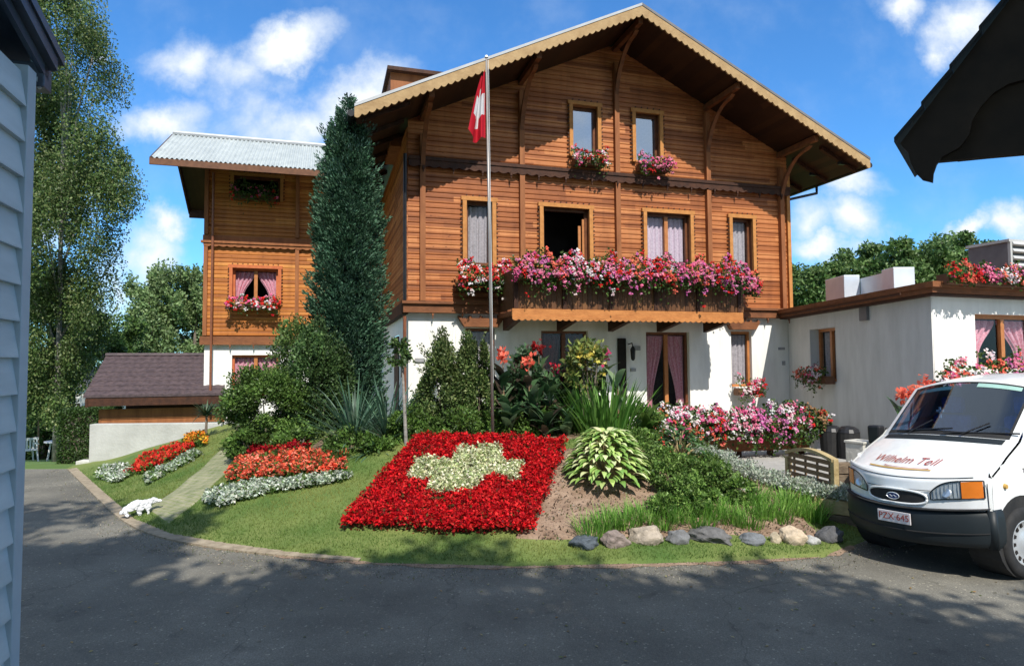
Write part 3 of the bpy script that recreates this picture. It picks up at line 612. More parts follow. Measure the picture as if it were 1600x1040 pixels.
# balcony
bx0, bx1, bo = 1.88, 6.97, 1.2
b = MB(); b.box((bx0, -bo, 2.98), (bx1, .04, 3.06)); b.build('balcony_floor', M['beam'], ch)
for k in range(5):
    xx = bx0+.15+k*(bx1-bx0-.3)/4; j = MB(); j.prism([(xx-.06, -.11, 2.72), (xx-.06, -.11, 2.98), (xx-.06, -bo+.05, 2.98), (xx-.06, -bo+.05, 2.90)], (.12, 0, 0)); j.build('balcony_joist', M['dark'], ch)
b = MB(); b.box((bx0-.04, -bo-.05, 2.95), (bx1+.04, -bo+.01, 3.09)); scallop(b, (bx0-.04, -bo-.03, 2.95), (bx1+.04, -bo-.03, 2.95), (0, 0, -1), .09, .03, 40, .03); b.build('carved_beam', M['carve'], ch)
b = MB(); x = bx0
while x < bx1-.02: b.box((x+.004, -bo-.02, 3.10), (x+.106, -bo+.005, 3.86)); x += .11
for yy_ in np.arange(-bo+.03, -.14, .11):
    for xx in (bx0, bx1-.02): b.box((xx, yy_, 3.10), (xx+.02, yy_+.1, 3.86))
b.build('railing', M['balc'], ch)
b = MB(); b.box((bx0-.03, -bo-.05, 3.86), (bx1+.03, -bo+.04, 3.91))
for k in range(6): xx = bx0+.04+k*(bx1-bx0-.08)/5; b.box((xx-.04, -bo-.045, 3.1), (xx+.04, -bo-.021, 3.86))
b.build('handrail', M['dark'], ch)
b = MB(); b.box((.93, -.35, 3.52), (1.9, -.05, 3.58)); b.build('trough_shelf', M['dark'], ch)
b = MB(); b.box((6.98, -.35, 3.60), (7.95, -.05, 3.66)); b.build('trough_shelf', M['dark'], ch)

# ------------------------------------------------------------ flower boxes
def clustercols(P, sets, scale=.35):
    """blossom colour picked per patch along the box so that colours come in drifts"""
    ph = rng.uniform(0, 9); v = np.sin(P[:, 0]/scale*2.1+ph)+.7*np.sin(P[:, 0]/scale*3.7+P[:, 2]*6+2*ph)+rng.normal(0, .45, len(P))
    q = np.clip(((v+2.0)/4.0*len(sets)).astype(int), 0, len(sets)-1); out = np.zeros((len(P), 3))
    for i, s_ in enumerate(sets):
        k = q == i; out[k] = pick(s_, k.sum(), .15)
    return out
def flower_box(name, label, group, loc, rz, L, sets, up=.28, dn=.30, out=.22, nf=260, nl=500, size=.05, trail=.3, trough=True, tm='trough'):
    t = thing(name, label, 'flower box', loc, rz, group)
    if trough:
        b = MB(); b.box((-L/2, -.11, -.16), (L/2, .09, .0)); b.build('trough', M[tm], t, bevel=.008)
    def cloud(n, o_):
        x = rng.uniform(-L/2-.06, L/2+.06, n); a = rng.uniform(-1, 1, n); z = np.where(a > 0, a*up, a*dn*(1 if True else 0))
        hs = rng.random(n) < trail; z = np.where(hs & (a < 0), z*1.8*rng.random(n), z)
        bump = 1+.28*np.sin(x*7+loc[0]*3)+.15*np.sin(x*17); z = z*bump
        k = np.clip(1-np.abs(np.where(z > 0, z/up, z/(dn*1.8))), 0.05, 1)**.5
        y = -.03-out*k*(.45+.55*rng.random(n))-(z < 0)*.03; return np.stack([x, y+o_, z], 1)
    P = cloud(nl, .02); lq = leafquads(P, rng.uniform(.035, .07, nl), .05); mesh_np('foliage', lq, 4, pick(G_MID+G_DARK, nl), M['leaf'], t)
    P = cloud(max(20, nf//3), -.025); P = P[rng.random(len(P)) < np.where(P[:, 2] > -.12, 1, .4)]; hc = clustercols(P, sets)
    kk = 7; hc = np.repeat(hc, kk, 0); P = np.repeat(P, kk, 0)+rng.normal(size=(len(P)*kk, 3))*np.repeat(rng.uniform(.012, .027, len(P)), kk)[:, None]; n = len(P); size = size*.62
    # five-petal blossoms facing outwards and up
    N = unit(np.stack([rng.normal(0, .5, n), -1+rng.normal(0, .3, n), .45+rng.normal(0, .45, n)], 1)); r = rng.normal(size=(n, 3)); T = unit(np.cross(N, r)); B = np.cross(N, T)
    s_ = rng.uniform(.6, 1.15, n)[:, None]*size; cc = np.clip(hc*rng.uniform(.8, 1.15, (n, 1)), 0, 1); V = []; C_ = []
    for k in range(3):
        a = k*2*PI/3; d = T*math.cos(a)+B*math.sin(a); e = -T*math.sin(a)+B*math.cos(a)
        V.append(np.stack([P-d*s_*.35, P+e*s_*.5+d*s_*.2+N*s_*.15, P+d*s_*.75+N*s_*.12, P-e*s_*.5+d*s_*.2+N*s_*.15], 1)); C_.append(cc*(1-.08*k))
    mesh_np('blossoms', np.concatenate(V), 4, np.concatenate(C_), M['petal'], t); return t
def fl(u, w, z): return F0+Vector((u*math.cos(TH)-w*math.sin(TH), u*math.sin(TH)+w*math.cos(TH), z))
LB = ['leftmost balcony flower box with red and white blossoms beside the flagpole', 'balcony flower box of pink and coral blossoms below the open dark window',
      'balcony flower box of mixed pink and white blossoms, third from the left', 'flower box of magenta and pink blossoms at the middle of the balcony rail',
      'balcony flower box of coral and red blossoms left under the curtained window', 'balcony flower box of lilac and pink blossoms right under the curtained window',
      'rightmost flower box on the balcony level, lilac and red blossoms below the narrow window']
BS = [[RED, CORAL, WHT, RED, PINK], [CORAL, PINK, MAG, PINK, RED], [PINK, MAG, RED, WHT, PINK, PINK], [CORAL, MAG, PINK, RED, PINK], [RED, CORAL, PINK, PINK, MAG], [PINK, MAG, PINK, RED, MAG], [MAG, PINK, CORAL, RED, PINK]]
spots = [(1.5, -.3, 3.78, 1.0)]+[(bx0+.5+k*1.02, -bo-.1, 3.80, 1.05) for k in range(5)]+[(7.42, -.32, 3.82, 1.15)]
for i, (u, w_, z, L) in enumerate(spots):
    flower_box('flower_box', LB[i], 'flower boxes along the balcony', fl(u, w_, z), TH, L, BS[i], nf=int(540*L), nl=int(1150*L), up=.36 if 0 < i < 6 else .30, dn=.28, out=.26, trail=.5, size=.054)
flower_box('flower_box', 'small flower box of white and red blossoms under the left gable window', 'flower boxes under the gable windows', fl(3.93, -.17, 6.5), TH, .72, [WHT, PINK, RED, WHT, PINK], nf=150, nl=420, up=.2, dn=.22, out=.26, size=.055)
flower_box('flower_box', 'small flower box of magenta blossoms under the right gable window', 'flower boxes under the gable windows', fl(5.5, -.17, 6.5), TH, .72, [MAG, PINK, PINK, MAG, RED], nf=230, nl=380, up=.2, dn=.22, out=.26, size=.055)
flower_box('flower_box', 'flower box of coral blossoms under the narrow ground-floor window beside the corner', None, fl(7.9, -.1, 1.42), TH, .6, [CORAL, RED, PINK, WHT], nf=210, nl=330, up=.26, dn=.24, out=.28, size=.055)
# terrace bank of petunias: planters on a rail before the terrace
TB = [(1030, 1), (1085, 2), (1140, 3), (1195, 4), (1250, 5)]
TL = ['terrace planter of white and pale pink blossoms, nearest the tall grasses', 'terrace planter spilling orange red blossoms, second of the terrace row', 'terrace planter of pink and white blossoms in the middle of the terrace row', 'terrace planter with lilac pink blossoms below the narrow window', 'terrace planter at the right end with green leaves and few dusky blossoms']
TS = [[WHT, PINK, WHT, CORAL], [CORAL, RED, PINK, WHT, CORAL], [PINK, WHT, PINK, MAG], [MAG, PINK, WHT, MAG], [PINK, WHT, RED, [(.35, .2, .1)]]]
for i, (px, _) in enumerate(TB):
    p = at(px, 655, 10.75+.15*i)
    flower_box('terrace_planter', TL[i], 'planters in a row along the terrace', (p.x, p.y, 1.0), rad(10), .72, TS[i], nf=480 if i < 4 else 230, nl=1100, up=.27, dn=.36, out=.28, size=.048, trail=.25, tm='terra')
pr0, pr1 = at(1005, 655, 10.75), at(1262, 655, 11.4)
tf = thing('planter_rail', 'dark timber rail fence carrying the terrace planters', 'fence', (pr0.x, pr0.y, .38), math.atan2(pr1.y-pr0.y, pr1.x-pr0.x)); LR = (pr1-pr0).xy.length
b = MB(); b.box((-.1, .1, .38), (LR+.1, .16, .5)); b.box((-.1, .1, .1), (LR+.1, .16, .3)); b.build('rail', M['beam'], tf)
for k in range(6): b = MB(); b.box((k*LR/5-.04, .165, 0), (k*LR/5+.04, .25, .62)); b.build('fence_post', M['dark'], tf)
b = MB(); b.box((LR+.12, .02, 0), (LR+.18, .1, .75)); tag(b.build('white_stake', M['white'], None), 'thin pale stake standing at the right end of the terrace planters', 'stake').location = tf.location; b_ = bpy.data.objects[-1] if False else None
bpy.data.objects['white_stake'].rotation_euler = tf.rotation_euler

# ------------------------------------------------------------ side wing
WO = Vector((-8.4, 17.35, 0)); WW = 4.75
wg = thing('wing', 'narrow three storey timber wing with pale corrugated roof behind the blue conifer', 'house', WO, TH)
WH = [(.74, 1.92, 3.72, 4.72), (.74, 1.95, 6.65, 7.3)]; WG = [(.74, 1.95, 1.2, 2.32)]
b = MB(); boards(b, 0, WW, 2.85, 8.0, WH, pitch=.112); b.build('log_wall', M['logw'], wg)
b = MB(); flatwall(b, .01, WW, 2.6, 7.4, WH, y=.012, depth=.08); b.build('inner_wall', M['dark'], wg)
b = MB(); flatwall(b, .04, WW, -2, 2.62, WG, y=.05, depth=.14); b.poly([(.04, .05, -2), (.04, 4, -2), (.04, 4, 2.62), (.04, .05, 2.62)]); b.build('plaster_wall', M['plaster'], wg)
b = MB(); b.box((0, .0, 2.62), (.05, 3.3, 7.1)); b.build('side_wall', M['log'], wg)
b = MB(); b.box((-.06, -.08, 2.60), (WW, .05, 2.83)); hang_studs(b, .7, WW, .6, 2.6, -.07); b.build('floor_beam', M['beam'], wg)
b = MB(); b.box((-.06, -.14, 5.38), (WW, .0, 5.44)); b.box((-.02, -.06, 5.45), (WW, .0, 5.6)); scallop(b, (0, -.08, 5.38), (WW, -.08, 5.38), (0, 0, -1), .1, .03, 24, .03); b.build('belt_course', M['post'], wg)
for x in (.06, 2.42, 2.95): b = MB(); b.box((x-.05, -.1, 2.85), (x+.05, 0, 5.3)); b.box((x-.05, -.1, 5.62), (x+.05, 0, 7.9)); b.build('post', M['post'], wg)
b = MB(); b.tube([(.24, -.16, .8), (.24, -.16, 7.3)], .033, 8); b.build('downpipe', M['pipe'], wg)
window(wg, *WH[0], y=-.035, curt='tie', cm='curt', casing='casew', fmat='casew'); window(wg, *WH[1], y=-.035, curt=None, casing='casing', mull=0)
window(wg, *WG[0], y=.05, curt='tie', cm='curt', casing=None, fmat='casew', reveal=False)
# pitched corrugated roof: front eave, ridge, rear eave
ex0, ex1 = -1.0, 3.5; fe, rg, re = (-1.45, 7.16), (.9, 8.56), (3.4, 7.02)
def corr(u, a, b_): n = 90; return 0
rf = MB(); n = 240
for i in range(n):
    for (p, q) in ((fe, rg), (rg, re)):
        x0, x1 = ex0+(ex1-ex0)*i/n, ex0+(ex1-ex0)*(i+1)/n; d0, d1 = .022*math.sin(i*2*PI/6), .022*math.sin((i+1)*2*PI/6)
        rf.poly([(x0, p[0], p[1]+.06+d0), (x1, p[0], p[1]+.06+d1), (x1, q[0], q[1]+.06+d1), (x0, q[0], q[1]+.06+d0)])
rf.build('roof', M['metalroof'], wg, smooth=True)
b = MB()
for (p, q) in ((fe, rg), (rg, re)): b.prism([(ex0, p[0], p[1]-.05), (ex0, q[0], q[1]-.05), (ex0, q[0], q[1]+.02), (ex0, p[0], p[1]+.02)], (ex1-ex0, 0, 0))
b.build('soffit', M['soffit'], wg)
b = MB(); b.box((ex0-.02, fe[0]-.05, fe[1]-.13), (ex1, fe[0]-.0, fe[1]+.03)); b.build('fascia', M['trough'], wg)
b = MB(); b.tube([(ex0, rg[0], rg[1]+.1), (ex1, rg[0], rg[1]+.1)], .07, 8); b.build('ridge_cap', M['flash'], wg)
for xx in (ex0-.03,):
    b = MB()
    for (p, q) in ((fe, rg), (rg, re)): b.prism([(xx, p[0], p[1]-.13), (xx, q[0], q[1]-.13), (xx, q[0], q[1]+.06), (xx, p[0], p[1]+.06)], (.05, 0, 0))
    b.build('bargeboard', M['dark'], wg)
b = MB(); b.box((ex0, re[0]-.08, re[1]-.25), (.0, re[0], re[1]+.02)); b.build('rear_fascia', M['dark'], wg)
def wp(u, w, z): return WO+Vector((u*math.cos(TH)-w*math.sin(TH), u*math.sin(TH)+w*math.cos(TH), z))
flower_box('flower_box', 'flower box of pink and white blossoms under the curtained window of the wing', 'flower boxes on the wing', wp(1.3, -.18, 3.72), TH, 1.25, [PINK, WHT, RED, PINK, WHT], nf=260, nl=500, up=.2, dn=.22, out=.26, size=.07)
flower_box('flower_box', 'shaded dark flower box under the top window of the wing, below the eaves', 'flower boxes on the wing', wp(1.3, -.18, 6.75), TH, 1.1, [RED, PINK, [(.1, .14, .06)], [(.1, .14, .06)]], nf=120, nl=700, up=.32, dn=.25, out=.26, size=.06)

# ------------------------------------------------------------ white annex
AN = Vector((6.72, 15.5, 0)); AB = Vector((6.7, 10.2, 0)); A2 = rad(20)
an = thing('annex', 'low flat roofed white annex with brown fascia at the right of the chalet', 'house', (0, 0, 0), 0)
ub = Vector((math.cos(A2), math.sin(A2), 0)); wb = Vector((-math.sin(A2), math.cos(A2), 0))
e1 = AB+ub*8; e2 = e1+wb*7; e3 = AN+Vector((.02, 1.5, 0))
# side wall is built in a frame of its own: x along the wall towards the camera
s_ = MB(); flatwall(s_, -.5, 5.3, 0, 3.1, [(1.07, 2.21, 1.6, 2.75)], y=0, depth=.25)
o = s_.build('side_wall', M['plaster_shade'], an); o.location = AN; o.rotation_euler = (0, 0, -PI/2)
wsd = window(o, 1.07, 2.21, 1.6, 2.75, y=0, setb=.2, curt='full', cm='curtg', casing=None, fmat='mull', reveal=False)
s_ = MB(); flatwall(s_, 0, 8, 0, 3.1, [(1.0, 2.6, 1.88, 2.8)], y=0, depth=.2)
o = s_.build('front_wall', M['plaster'], an); o.location = AB; o.rotation_euler = (0, 0, A2)
window(o, 1.0, 2.6, 1.88, 2.8, y=0, setb=.1, curt='tie', cm='curt', casing=None, fmat='mull', mmat='mull', fr=.07, reveal=False)
s_ = MB(); pts = [AN, AB, e1, e2, e3]
def inset(p, d):
    c = sum(pts, Vector())/5; v = (p-c).normalized(); return p+v*d
s_.prism([inset(p, .28)+Vector((0, 0, 3.1)) for p in reversed(pts)], (0, 0, .08)); s_.prism([inset(p, .36)+Vector((0, 0, 3.18)) for p in reversed(pts)], (0, 0, .09)); s_.build('roof', M['beam'], an)
s_ = MB(); s_.prism([inset(p, .22)+Vector((0, 0, 3.06)) for p in reversed(pts)], (0, 0, .05)); s_.build('eave_moulding', M['dark'], an)
s_ = MB()

s_.box((3.25, -.06, 2.80), (3.5, .02, 3.06)); o = s_.build('wall_vent', M['grey'], an); o.location = AN; o.rotation_euler = (0, 0, -PI/2)
s_ = MB()
s_.box((.1, -.33, 3.12), (5.0, -.31, 3.15))
o = s_.build('drip_edge', M['dark'], an); o.location = AN; o.rotation_euler = (0, 0, -PI/2)
def abp(u, w, z): return AB+ub*u+wb*w+Vector((0, 0, z))
AL = ['rooftop flower box at the annex corner with coral red geraniums', 'rooftop flower box of pink and lilac blossoms on the annex edge', 'rooftop flower box at the right edge of the photo with red blossoms on the annex']
for i in range(3): flower_box('flower_box', AL[i], 'flower boxes on the annex roof edge', abp(.38+i*.84, -.22, 3.38), A2, .84, [[CORAL, RED, PINK], [PINK, MAG, CORAL, WHT], [RED, CORAL, PINK, CORAL]][i], nf=230, nl=380, up=.20, dn=.12, out=.2, size=.05, trail=.3)
for i in range(2): flower_box('flower_box', ['flower box of pink and red blossoms at the annex corner behind the van roof', 'flower box of pink blossoms under the annex window above the van roof'][i], 'flower boxes before the annex window', abp(.15+i*.95, -.25, 1.72+.1*i), A2, .95, [[PINK, WHT, CORAL, PINK], [PINK, MAG, CORAL, WHT]][i], nf=240, nl=480, up=.3, dn=.26, out=.22, size=.06)
flower_box('flower_box', 'flower box of faded pink blossoms under the shaded side window of the annex', None, (AN.x-.12, 13.85, 1.72), -PI/2, 1.1, [PINK, WHT, CORAL, WHT], nf=230, nl=480, up=.2, dn=.28, out=.28, size=.06)
# rooftop ducts and louvred unit
d = thing('roof_duct', 'galvanised metal ductwork on the annex flat roof beside the chalet', 'duct', (7.15, 11.4, 3.27))
b = MB(); b.box((-.21, 1.9, 0), (.12, 2.7, .56)); b.build('duct_box', M['alu'], d, bevel=.01)
b = MB(); b.prism([(.13, 1.9, 0), (.1, .95, 0), (.4, .95, 0), (.6, 1.9, 0)], (0, 0, .48)); b.build('duct_run', M['alu'], d)
b = MB(); b.box((.02, .55, 0), (.42, .94, .52)); b.build('duct_cowl', M['alu'], d, bevel=.01)
lv = thing('ventilation_unit', 'large grey rooftop ventilation unit with horizontal louvres at right edge', 'ventilation unit', (9.0, 11.5, 3.27), A2)
b = MB(); b.box((0, .02, 0), (3, .72, .9)); b.build('casing', M['grey'], lv); b = MB(); b.box((-.03, -.03, .9), (3.05, .75, .95)); b.build('lid', M['louvre'], lv)
b = MB(); b.box((0, -.03, 0), (.05, .018, .898))
for k in range(7): b.box((.05, -.05, .06+k*.13), (3, .0, .12+k*.13), Matrix.Rotation(-.5, 3, 'X'))
b.build('louvres', M['louvre'], lv)

# ------------------------------------------------------------ near clapboard building at the left edge
cs = Vector((-2.065-.957*.03-.055, 2.8-.29*.03, 0)); A3 = -(PI/2-rad(16.9))
cb = thing('clapboard_house', 'corner of a blue grey clapboard building at the left edge of the photo', 'house', cs, A3)
b = MB(); z = -.1
while z < 3.9:
    zt = z+.155; xa = max(.08, (zt-3.36)/.30)
    if xa < 2.2: b.prism([(xa, 0, z), (xa, .030, z), (xa, .030, z+.008), (xa, .006, zt), (xa, 0, zt)], (2.2-xa, 0, 0))
    z = zt
b.build('clapboards', M['siding'], cb)
b = MB(); b.box((-.0, -.12, -.1), (.085, .034, 3.34)); b.build('corner_board', M['trimg'], cb, bevel=.003)
b = MB(); b.box((-.03, -3, -.1), (2.3, -.002, 3.3)); b.build('rear_wall', M['siding'], cb)
b = MB(); b.box((.41, .0, -.1), (.55, .045, 4.2)); b.build('door_jamb', M['jamb'], cb)
b = MB()
for (y0, y1, o0, o1) in ((.035, .055, .0, .05), (.055, .09, .052, .11)): b.prism([(-.07, y0, 3.335+o0), (2.3, y0, 3.335+o0+.71), (2.3, y0, 3.335+o1+.71), (-.07, y0, 3.335+o1)], (0, y1-y0, 0))
b.prism([(-.12, -3.2, 3.435), (2.3, -3.2, 4.146), (2.3, -3.2, 4.19), (-.12, -3.2, 3.48)], (0, 3.3, 0)); b.build('rake_board', M['slate'], cb)
b = MB(); b.box((-.11, -3.2, 3.29), (-.02, .055, 3.40)); b.box((-.12, .0, 3.402), (-.01, .065, 3.42)); b.build('gutter', M['slate'], cb, bevel=.006)
b = MB(); b.tube([(-.04, .04, 3.29), (-.03, .02, 3.33)], .015, 8); b.build('gutter_bracket', M['trimg'], cb)
# ------------------------------------------------------------ near dark roof corner at the upper right
PO = at(1402, 222, 2.5); A4 = -rad(38.5); ux = Vector((math.cos(A4), math.sin(A4), 0)); uy = Vector((-math.sin(A4), math.cos(A4), 0))
def rl(px, py):
    d = ray(px, py); o_ = Vector((0, 0, EYE)); t = (PO-o_).dot(uy)/d.dot(uy); q = o_+d*t-PO; return q.dot(ux), q.z
kr = thing('porch_roof', 'dark shingled porch roof corner with curved bargeboard at upper right', 'roof', PO, A4)
KP_ = 2.5/4
b = MB(); RSL = 1.25; q_ = KP_
for i in range(9):
    x0 = (-.01+i*.15)*q_; x1 = x0+.165*q_
    b.prism([(x0, -.06*q_, x0*RSL+.028*q_), (x1, -.06*q_, x1*RSL+.002*q_), (x1, -.06*q_, x1*RSL-.03*q_), (x0, -.06*q_, x0*RSL-.002*q_)], (0, 1.0*q_, 0))
b.build('shingles', M['rubber'], kr)
b = MB(); P = [rl(*p) for p in [(1412, 232), (1420, 240), (1424, 256), (1432, 272), (1442, 282), (1458, 286), (1459, 272), (1464, 258), (1472, 247), (1500, 232), (1515, 212), (1520, 190), (1532, 170), (1552, 148), (1575, 134), (1612, 124)]]
b.prism([(x, -.03*q_, z) for x, z in P]+[(1.15*q_, -.03*q_, (1.15*RSL-.03)*q_), (.02*q_, -.03*q_, -.02*q_)], (0, .035*q_, 0)); b.build('bargeboard', M['porch'], kr)
def pq(L_): return [tuple(v*q_ for v in p) for p in L_]
b = MB(); b.prism(pq([(.16, .01, -.16), (1.3, .01, -.27), (1.3, .01, 1.55), (.16, .01, .12)]), (0, .03, 0)); b.build('gable_panel', M['porch'], kr)
b = MB(); b.prism(pq([(.3, .065, -.15), (1.3, .065, -.23), (1.3, .065, -.1), (.3, .065, -.04)]), (0, .06, 0)); b.build('eave_beam', M['porch'], kr)
# the rest of the porch, beyond the frame: second slope, beam and post
b = MB(); rx_ = 1.16*q_; rz_q = rx_*RSL; b.prism([(rx_, -.06*q_, rz_q+.02), (rx_*2, -.06*q_, .02), (rx_*2, -.06*q_, -.0), (rx_, -.06*q_, rz_q-.0)], (0, q_, 0)); b.build('far_slope', M['rubber'], kr)
b = MB(); b.box((rx_*1.15, .02, -PO.z), (rx_*1.15+.12, .14, .55)); b.build('post', M['porch'], kr)

# ------------------------------------------------------------ tiled shelter, retaining wall, hedge, cottage, chairs
sh = thing('tiled_shelter', 'low open shelter with brown tiled roof behind the concrete wall', 'shelter', (-10.78, 16.3, -.6), TH)
b = MB(); nx, rows = 110, 9; Lx = 3.25; run, rise = 1.75, 1.06
for r_ in range(rows):
    for i in range(nx):
        x0, x1 = -.1+Lx*i/nx, -.1+Lx*(i+1)/nx; w0, w1 = .022*abs(math.sin(x0*PI/.22)), .022*abs(math.sin(x1*PI/.22)); t0, t1 = r_/rows, (r_+1)/rows+.01
        sk = -.0
        P = [(x0, run*t0, 1.86+rise*t0+.03+w0), (x1, run*t0, 1.86+rise*t0+.03+w1), (x1, run*t1, 1.86+rise*t1+w1), (x0, run*t1, 1.86+rise*t1+w0)]
        b.poly(P); b.poly([(x0, run*t0, 1.86+rise*t0-.02), (x1, run*t0, 1.86+rise*t0-.02), P[1], P[0]])
b.prism([(-.1, run, 1.86+rise+.02), (-.1, 3.6, 1.8), (-.1, 3.6, 1.75), (-.1, run, 1.86+rise-.06)], (Lx, 0, 0)); b.build('tiled_roof', M['tiles'], sh)
b = MB(); b.tube([(-.12, run, 1.86+rise+.03), (Lx-.1, run, 1.86+rise+.03)], .06, 8); b.build('ridge_tiles', M['tiles'], sh)
b = MB(); b.prism([(-.06, 0, 1.8), (-.06, run, 1.8+rise-.05), (-.06, 3.5, 1.72), (-.06, 3.5, 1.6), (-.06, 0, 1.6)], (.06, 0, 0)); b.build('gable_boards', M['dark'], sh)
b = MB(); b.box((.0, .02, 1.62), (Lx-.1, .08, 1.84)); b.build('fascia', M['dark'], sh)
b = MB(); b.box((.15, .35, 1.12), (Lx-.1, .42, 1.52)); b.box((.2, .33, 1.26), (Lx-.1, .349, 1.32)); b.build('beam', M['post'], sh)
for xx in (.35, 1.75, 3.0): b = MB(); b.box((xx, .33, -.8), (xx+.09, .42, 1.12)); b.build('post', M['stone'] if xx < 1 else M['dark'], sh)
b = MB(); b.box((0, 3.3, -.9), (Lx, 3.4, 1.5)); b.build('back_wall', M['dark'], sh)
b = MB(); b.box((0, 0, -1.8), (3.45, .22, .86)); b.box((3.23, .22, -1.8), (3.45, 4.3, .84)); o = b.build('retaining_wall', M['conc'], None, bevel=.01); o.location = (-8.6, 13.08, 0); o.rotation_euler = (0, 0, rad(2)); tag(o, 'pale weathered concrete retaining wall in front of the tiled shelter', 'wall')
b = MB(); b.box((0, 0, -.6), (1.0, .3, .06)); o = b.build('concrete_block', M['stone'], None, bevel=.01); o.location = at(118, 722, 14.3); o.location.z = 0; o.rotation_euler = (0, 0, .1); tag(o, 'low concrete block between the clipped hedge and the retaining wall', 'block')
o.location.z = -.12
ct = thing('cottage', 'small white cottage with grey roof glimpsed behind the hedge', 'house', (-20.4, 30, -2.3), .15)
b = MB(); b.box((0, 0, 0), (6, 5, 3.45)); b.build('wall', M['plaster'], ct)
b = MB(); b.prism([(-.1, -.3, 3.4), (-.1, 2.5, 4.5), (-.1, 5.3, 3.4)], (6.2, 0, 0)); b.build('roof', M['grey'], ct)
b = MB()
p0, p1 = at(30, 634, 26), at(124, 631, 26); b.tube([p0, p1], .035, 6)
for k in range(4): q = p0.lerp(p1, k/3); b.tube([(q.x, q.y, -1.9), (q.x, q.y, q.z)], .03, 6)
tag(b.build('rail_fence', M['fenced'], None), 'thin horizontal rail fence in front of the dark trees at left', 'fence')
def chair(loc, rz, label):
    t = thing('garden_chair', label, 'chair', loc, rz, 'white plastic garden chairs')
    b = MB(); b.box((-.24, -.24, .4), (.24, .24, .44)); b.build('seat', M['white'], t, bevel=.01)
    b = MB()
    for k in range(5): b.box((-.22+k*.1, .22, .46), (-.17+k*.1, .25, .8))
    b.box((-.24, .21, .8), (.24, .26, .88)); b.build('backrest', M['white'], t)
    for sx in (-1, 1):
        b = MB(); b.box((sx*.24-.03, -.24, .62), (sx*.24+.03, .24, .65)); b.box((sx*.24-.02, -.23, .44), (sx*.24+.02, -.19, .62)); b.build('armrest', M['white'], t)
        for sy in (-1, 1): b = MB(); b.tube([(sx*.25, sy*.25, 0), (sx*.21, sy*.21, .4)], .025, 6); b.build('leg', M['white'], t)
chair((-16.45, 24, -1.47), .5, 'white plastic garden chair right of the white table on the grass')
chair((-17.75, 23.6, -1.42), -2.2, 'white plastic garden chair beside the near clapboard corner, left of the table')
t = thing('garden_table', 'white round plastic garden table standing on the far grass', 'table', (-17.15, 24.4, -1.5))
b = MB(); b.tube([(0, 0, .70), (0, 0, .74)], .5, 24); b.build('tabletop', M['white'], t)
for k in range(4): a = PI/4+k*PI/2; b = MB(); b.tube([(.38*math.cos(a), .38*math.sin(a), 0), (.28*math.cos(a), .28*math.sin(a), .7)], .03, 6); b.build('leg', M['white'], t)

# ------------------------------------------------------------ foliage makers
def ell(n, shell=.0):
    d = unit(rng.normal(size=(n, 3))); r = (shell+(1-shell)*rng.random(n))**(1/2.2); return d*r[:, None]
def clumped(c, r, K, n, cr, shell=.35, zc=None):
    C_ = np.array(c)+ell(K, shell)*np.array(r); i = rng.integers(0, K, n)
    cs_ = rng.uniform(.6, 1.3, K)[i][:, None]*np.array(cr)
    return C_[i]+unit(rng.normal(size=(n, 3)))*cs_*rng.random((n, 1))**.45, C_, i
def plant_tree(name, label, group, base, crowns, n, leaf, cols, cr, K=60, trunk=.2, bark='bark', limbs=7, droop=0, mat='leaf', cat='tree', shell=.35, flat=0.0, top=None):
    """crowns = list of (centre, radii) in world space"""
    t = thing(name, label, cat, base, 0, group); B = np.array(base); Ps = []; Cs = []; It = []
    vol = np.array([np.prod(r)**.67 for _, r in crowns]); vol /= vol.sum()
    for (c, r), w_ in zip(crowns, vol):
        k = max(4, int(K*w_)); p, C_, i = clumped(c, r, k, int(n*w_), cr, shell); Ps.append(p); Cs.append(C_); It.append(i+sum(len(x) for x in Cs[:-1]))
    P = np.concatenate(Ps)-B; C_ = np.concatenate(Cs)-B; it = np.concatenate(It)
    D = rng.normal(size=P.shape); D[:, 2] -= droop; L = leaf*rng.uniform(.7, 1.3, len(P))
    tone = rng.uniform(.78, 1.22, len(C_))[it][:, None]
    mesh_np('crown', leafquads(P, L, L*.62, D, flat=flat), 4, np.clip(pick(cols, len(P))*tone, 0, 1), M[mat], t)
    if trunk:
        top_ = top if top is not None else float(C_[:, 2].max()*.85); b = MB(); k = 8
        b.tube([(math.sin(i*.9)*trunk*.25*i/k*2, math.cos(i*.7)*trunk*.2*i/k, top_*i/k) for i in range(k+1)], [trunk*(1-.8*i/k) for i in range(k+1)], 8)
        for q in C_[rng.choice(len(C_), min(limbs, len(C_)), replace=False)]:
            z0 = max(.15*top_, min(top_*.85, q[2]*.62)); a = Vector((0, 0, z0)); e = Vector(q); mid = a.lerp(e, .5)+Vector((0, 0, .1*(e-a).length))
            b.tube([a, mid, e], [trunk*.35, trunk*.22, trunk*.07], 6)
        b.build('trunk', M[bark], t, smooth=True)
    return t
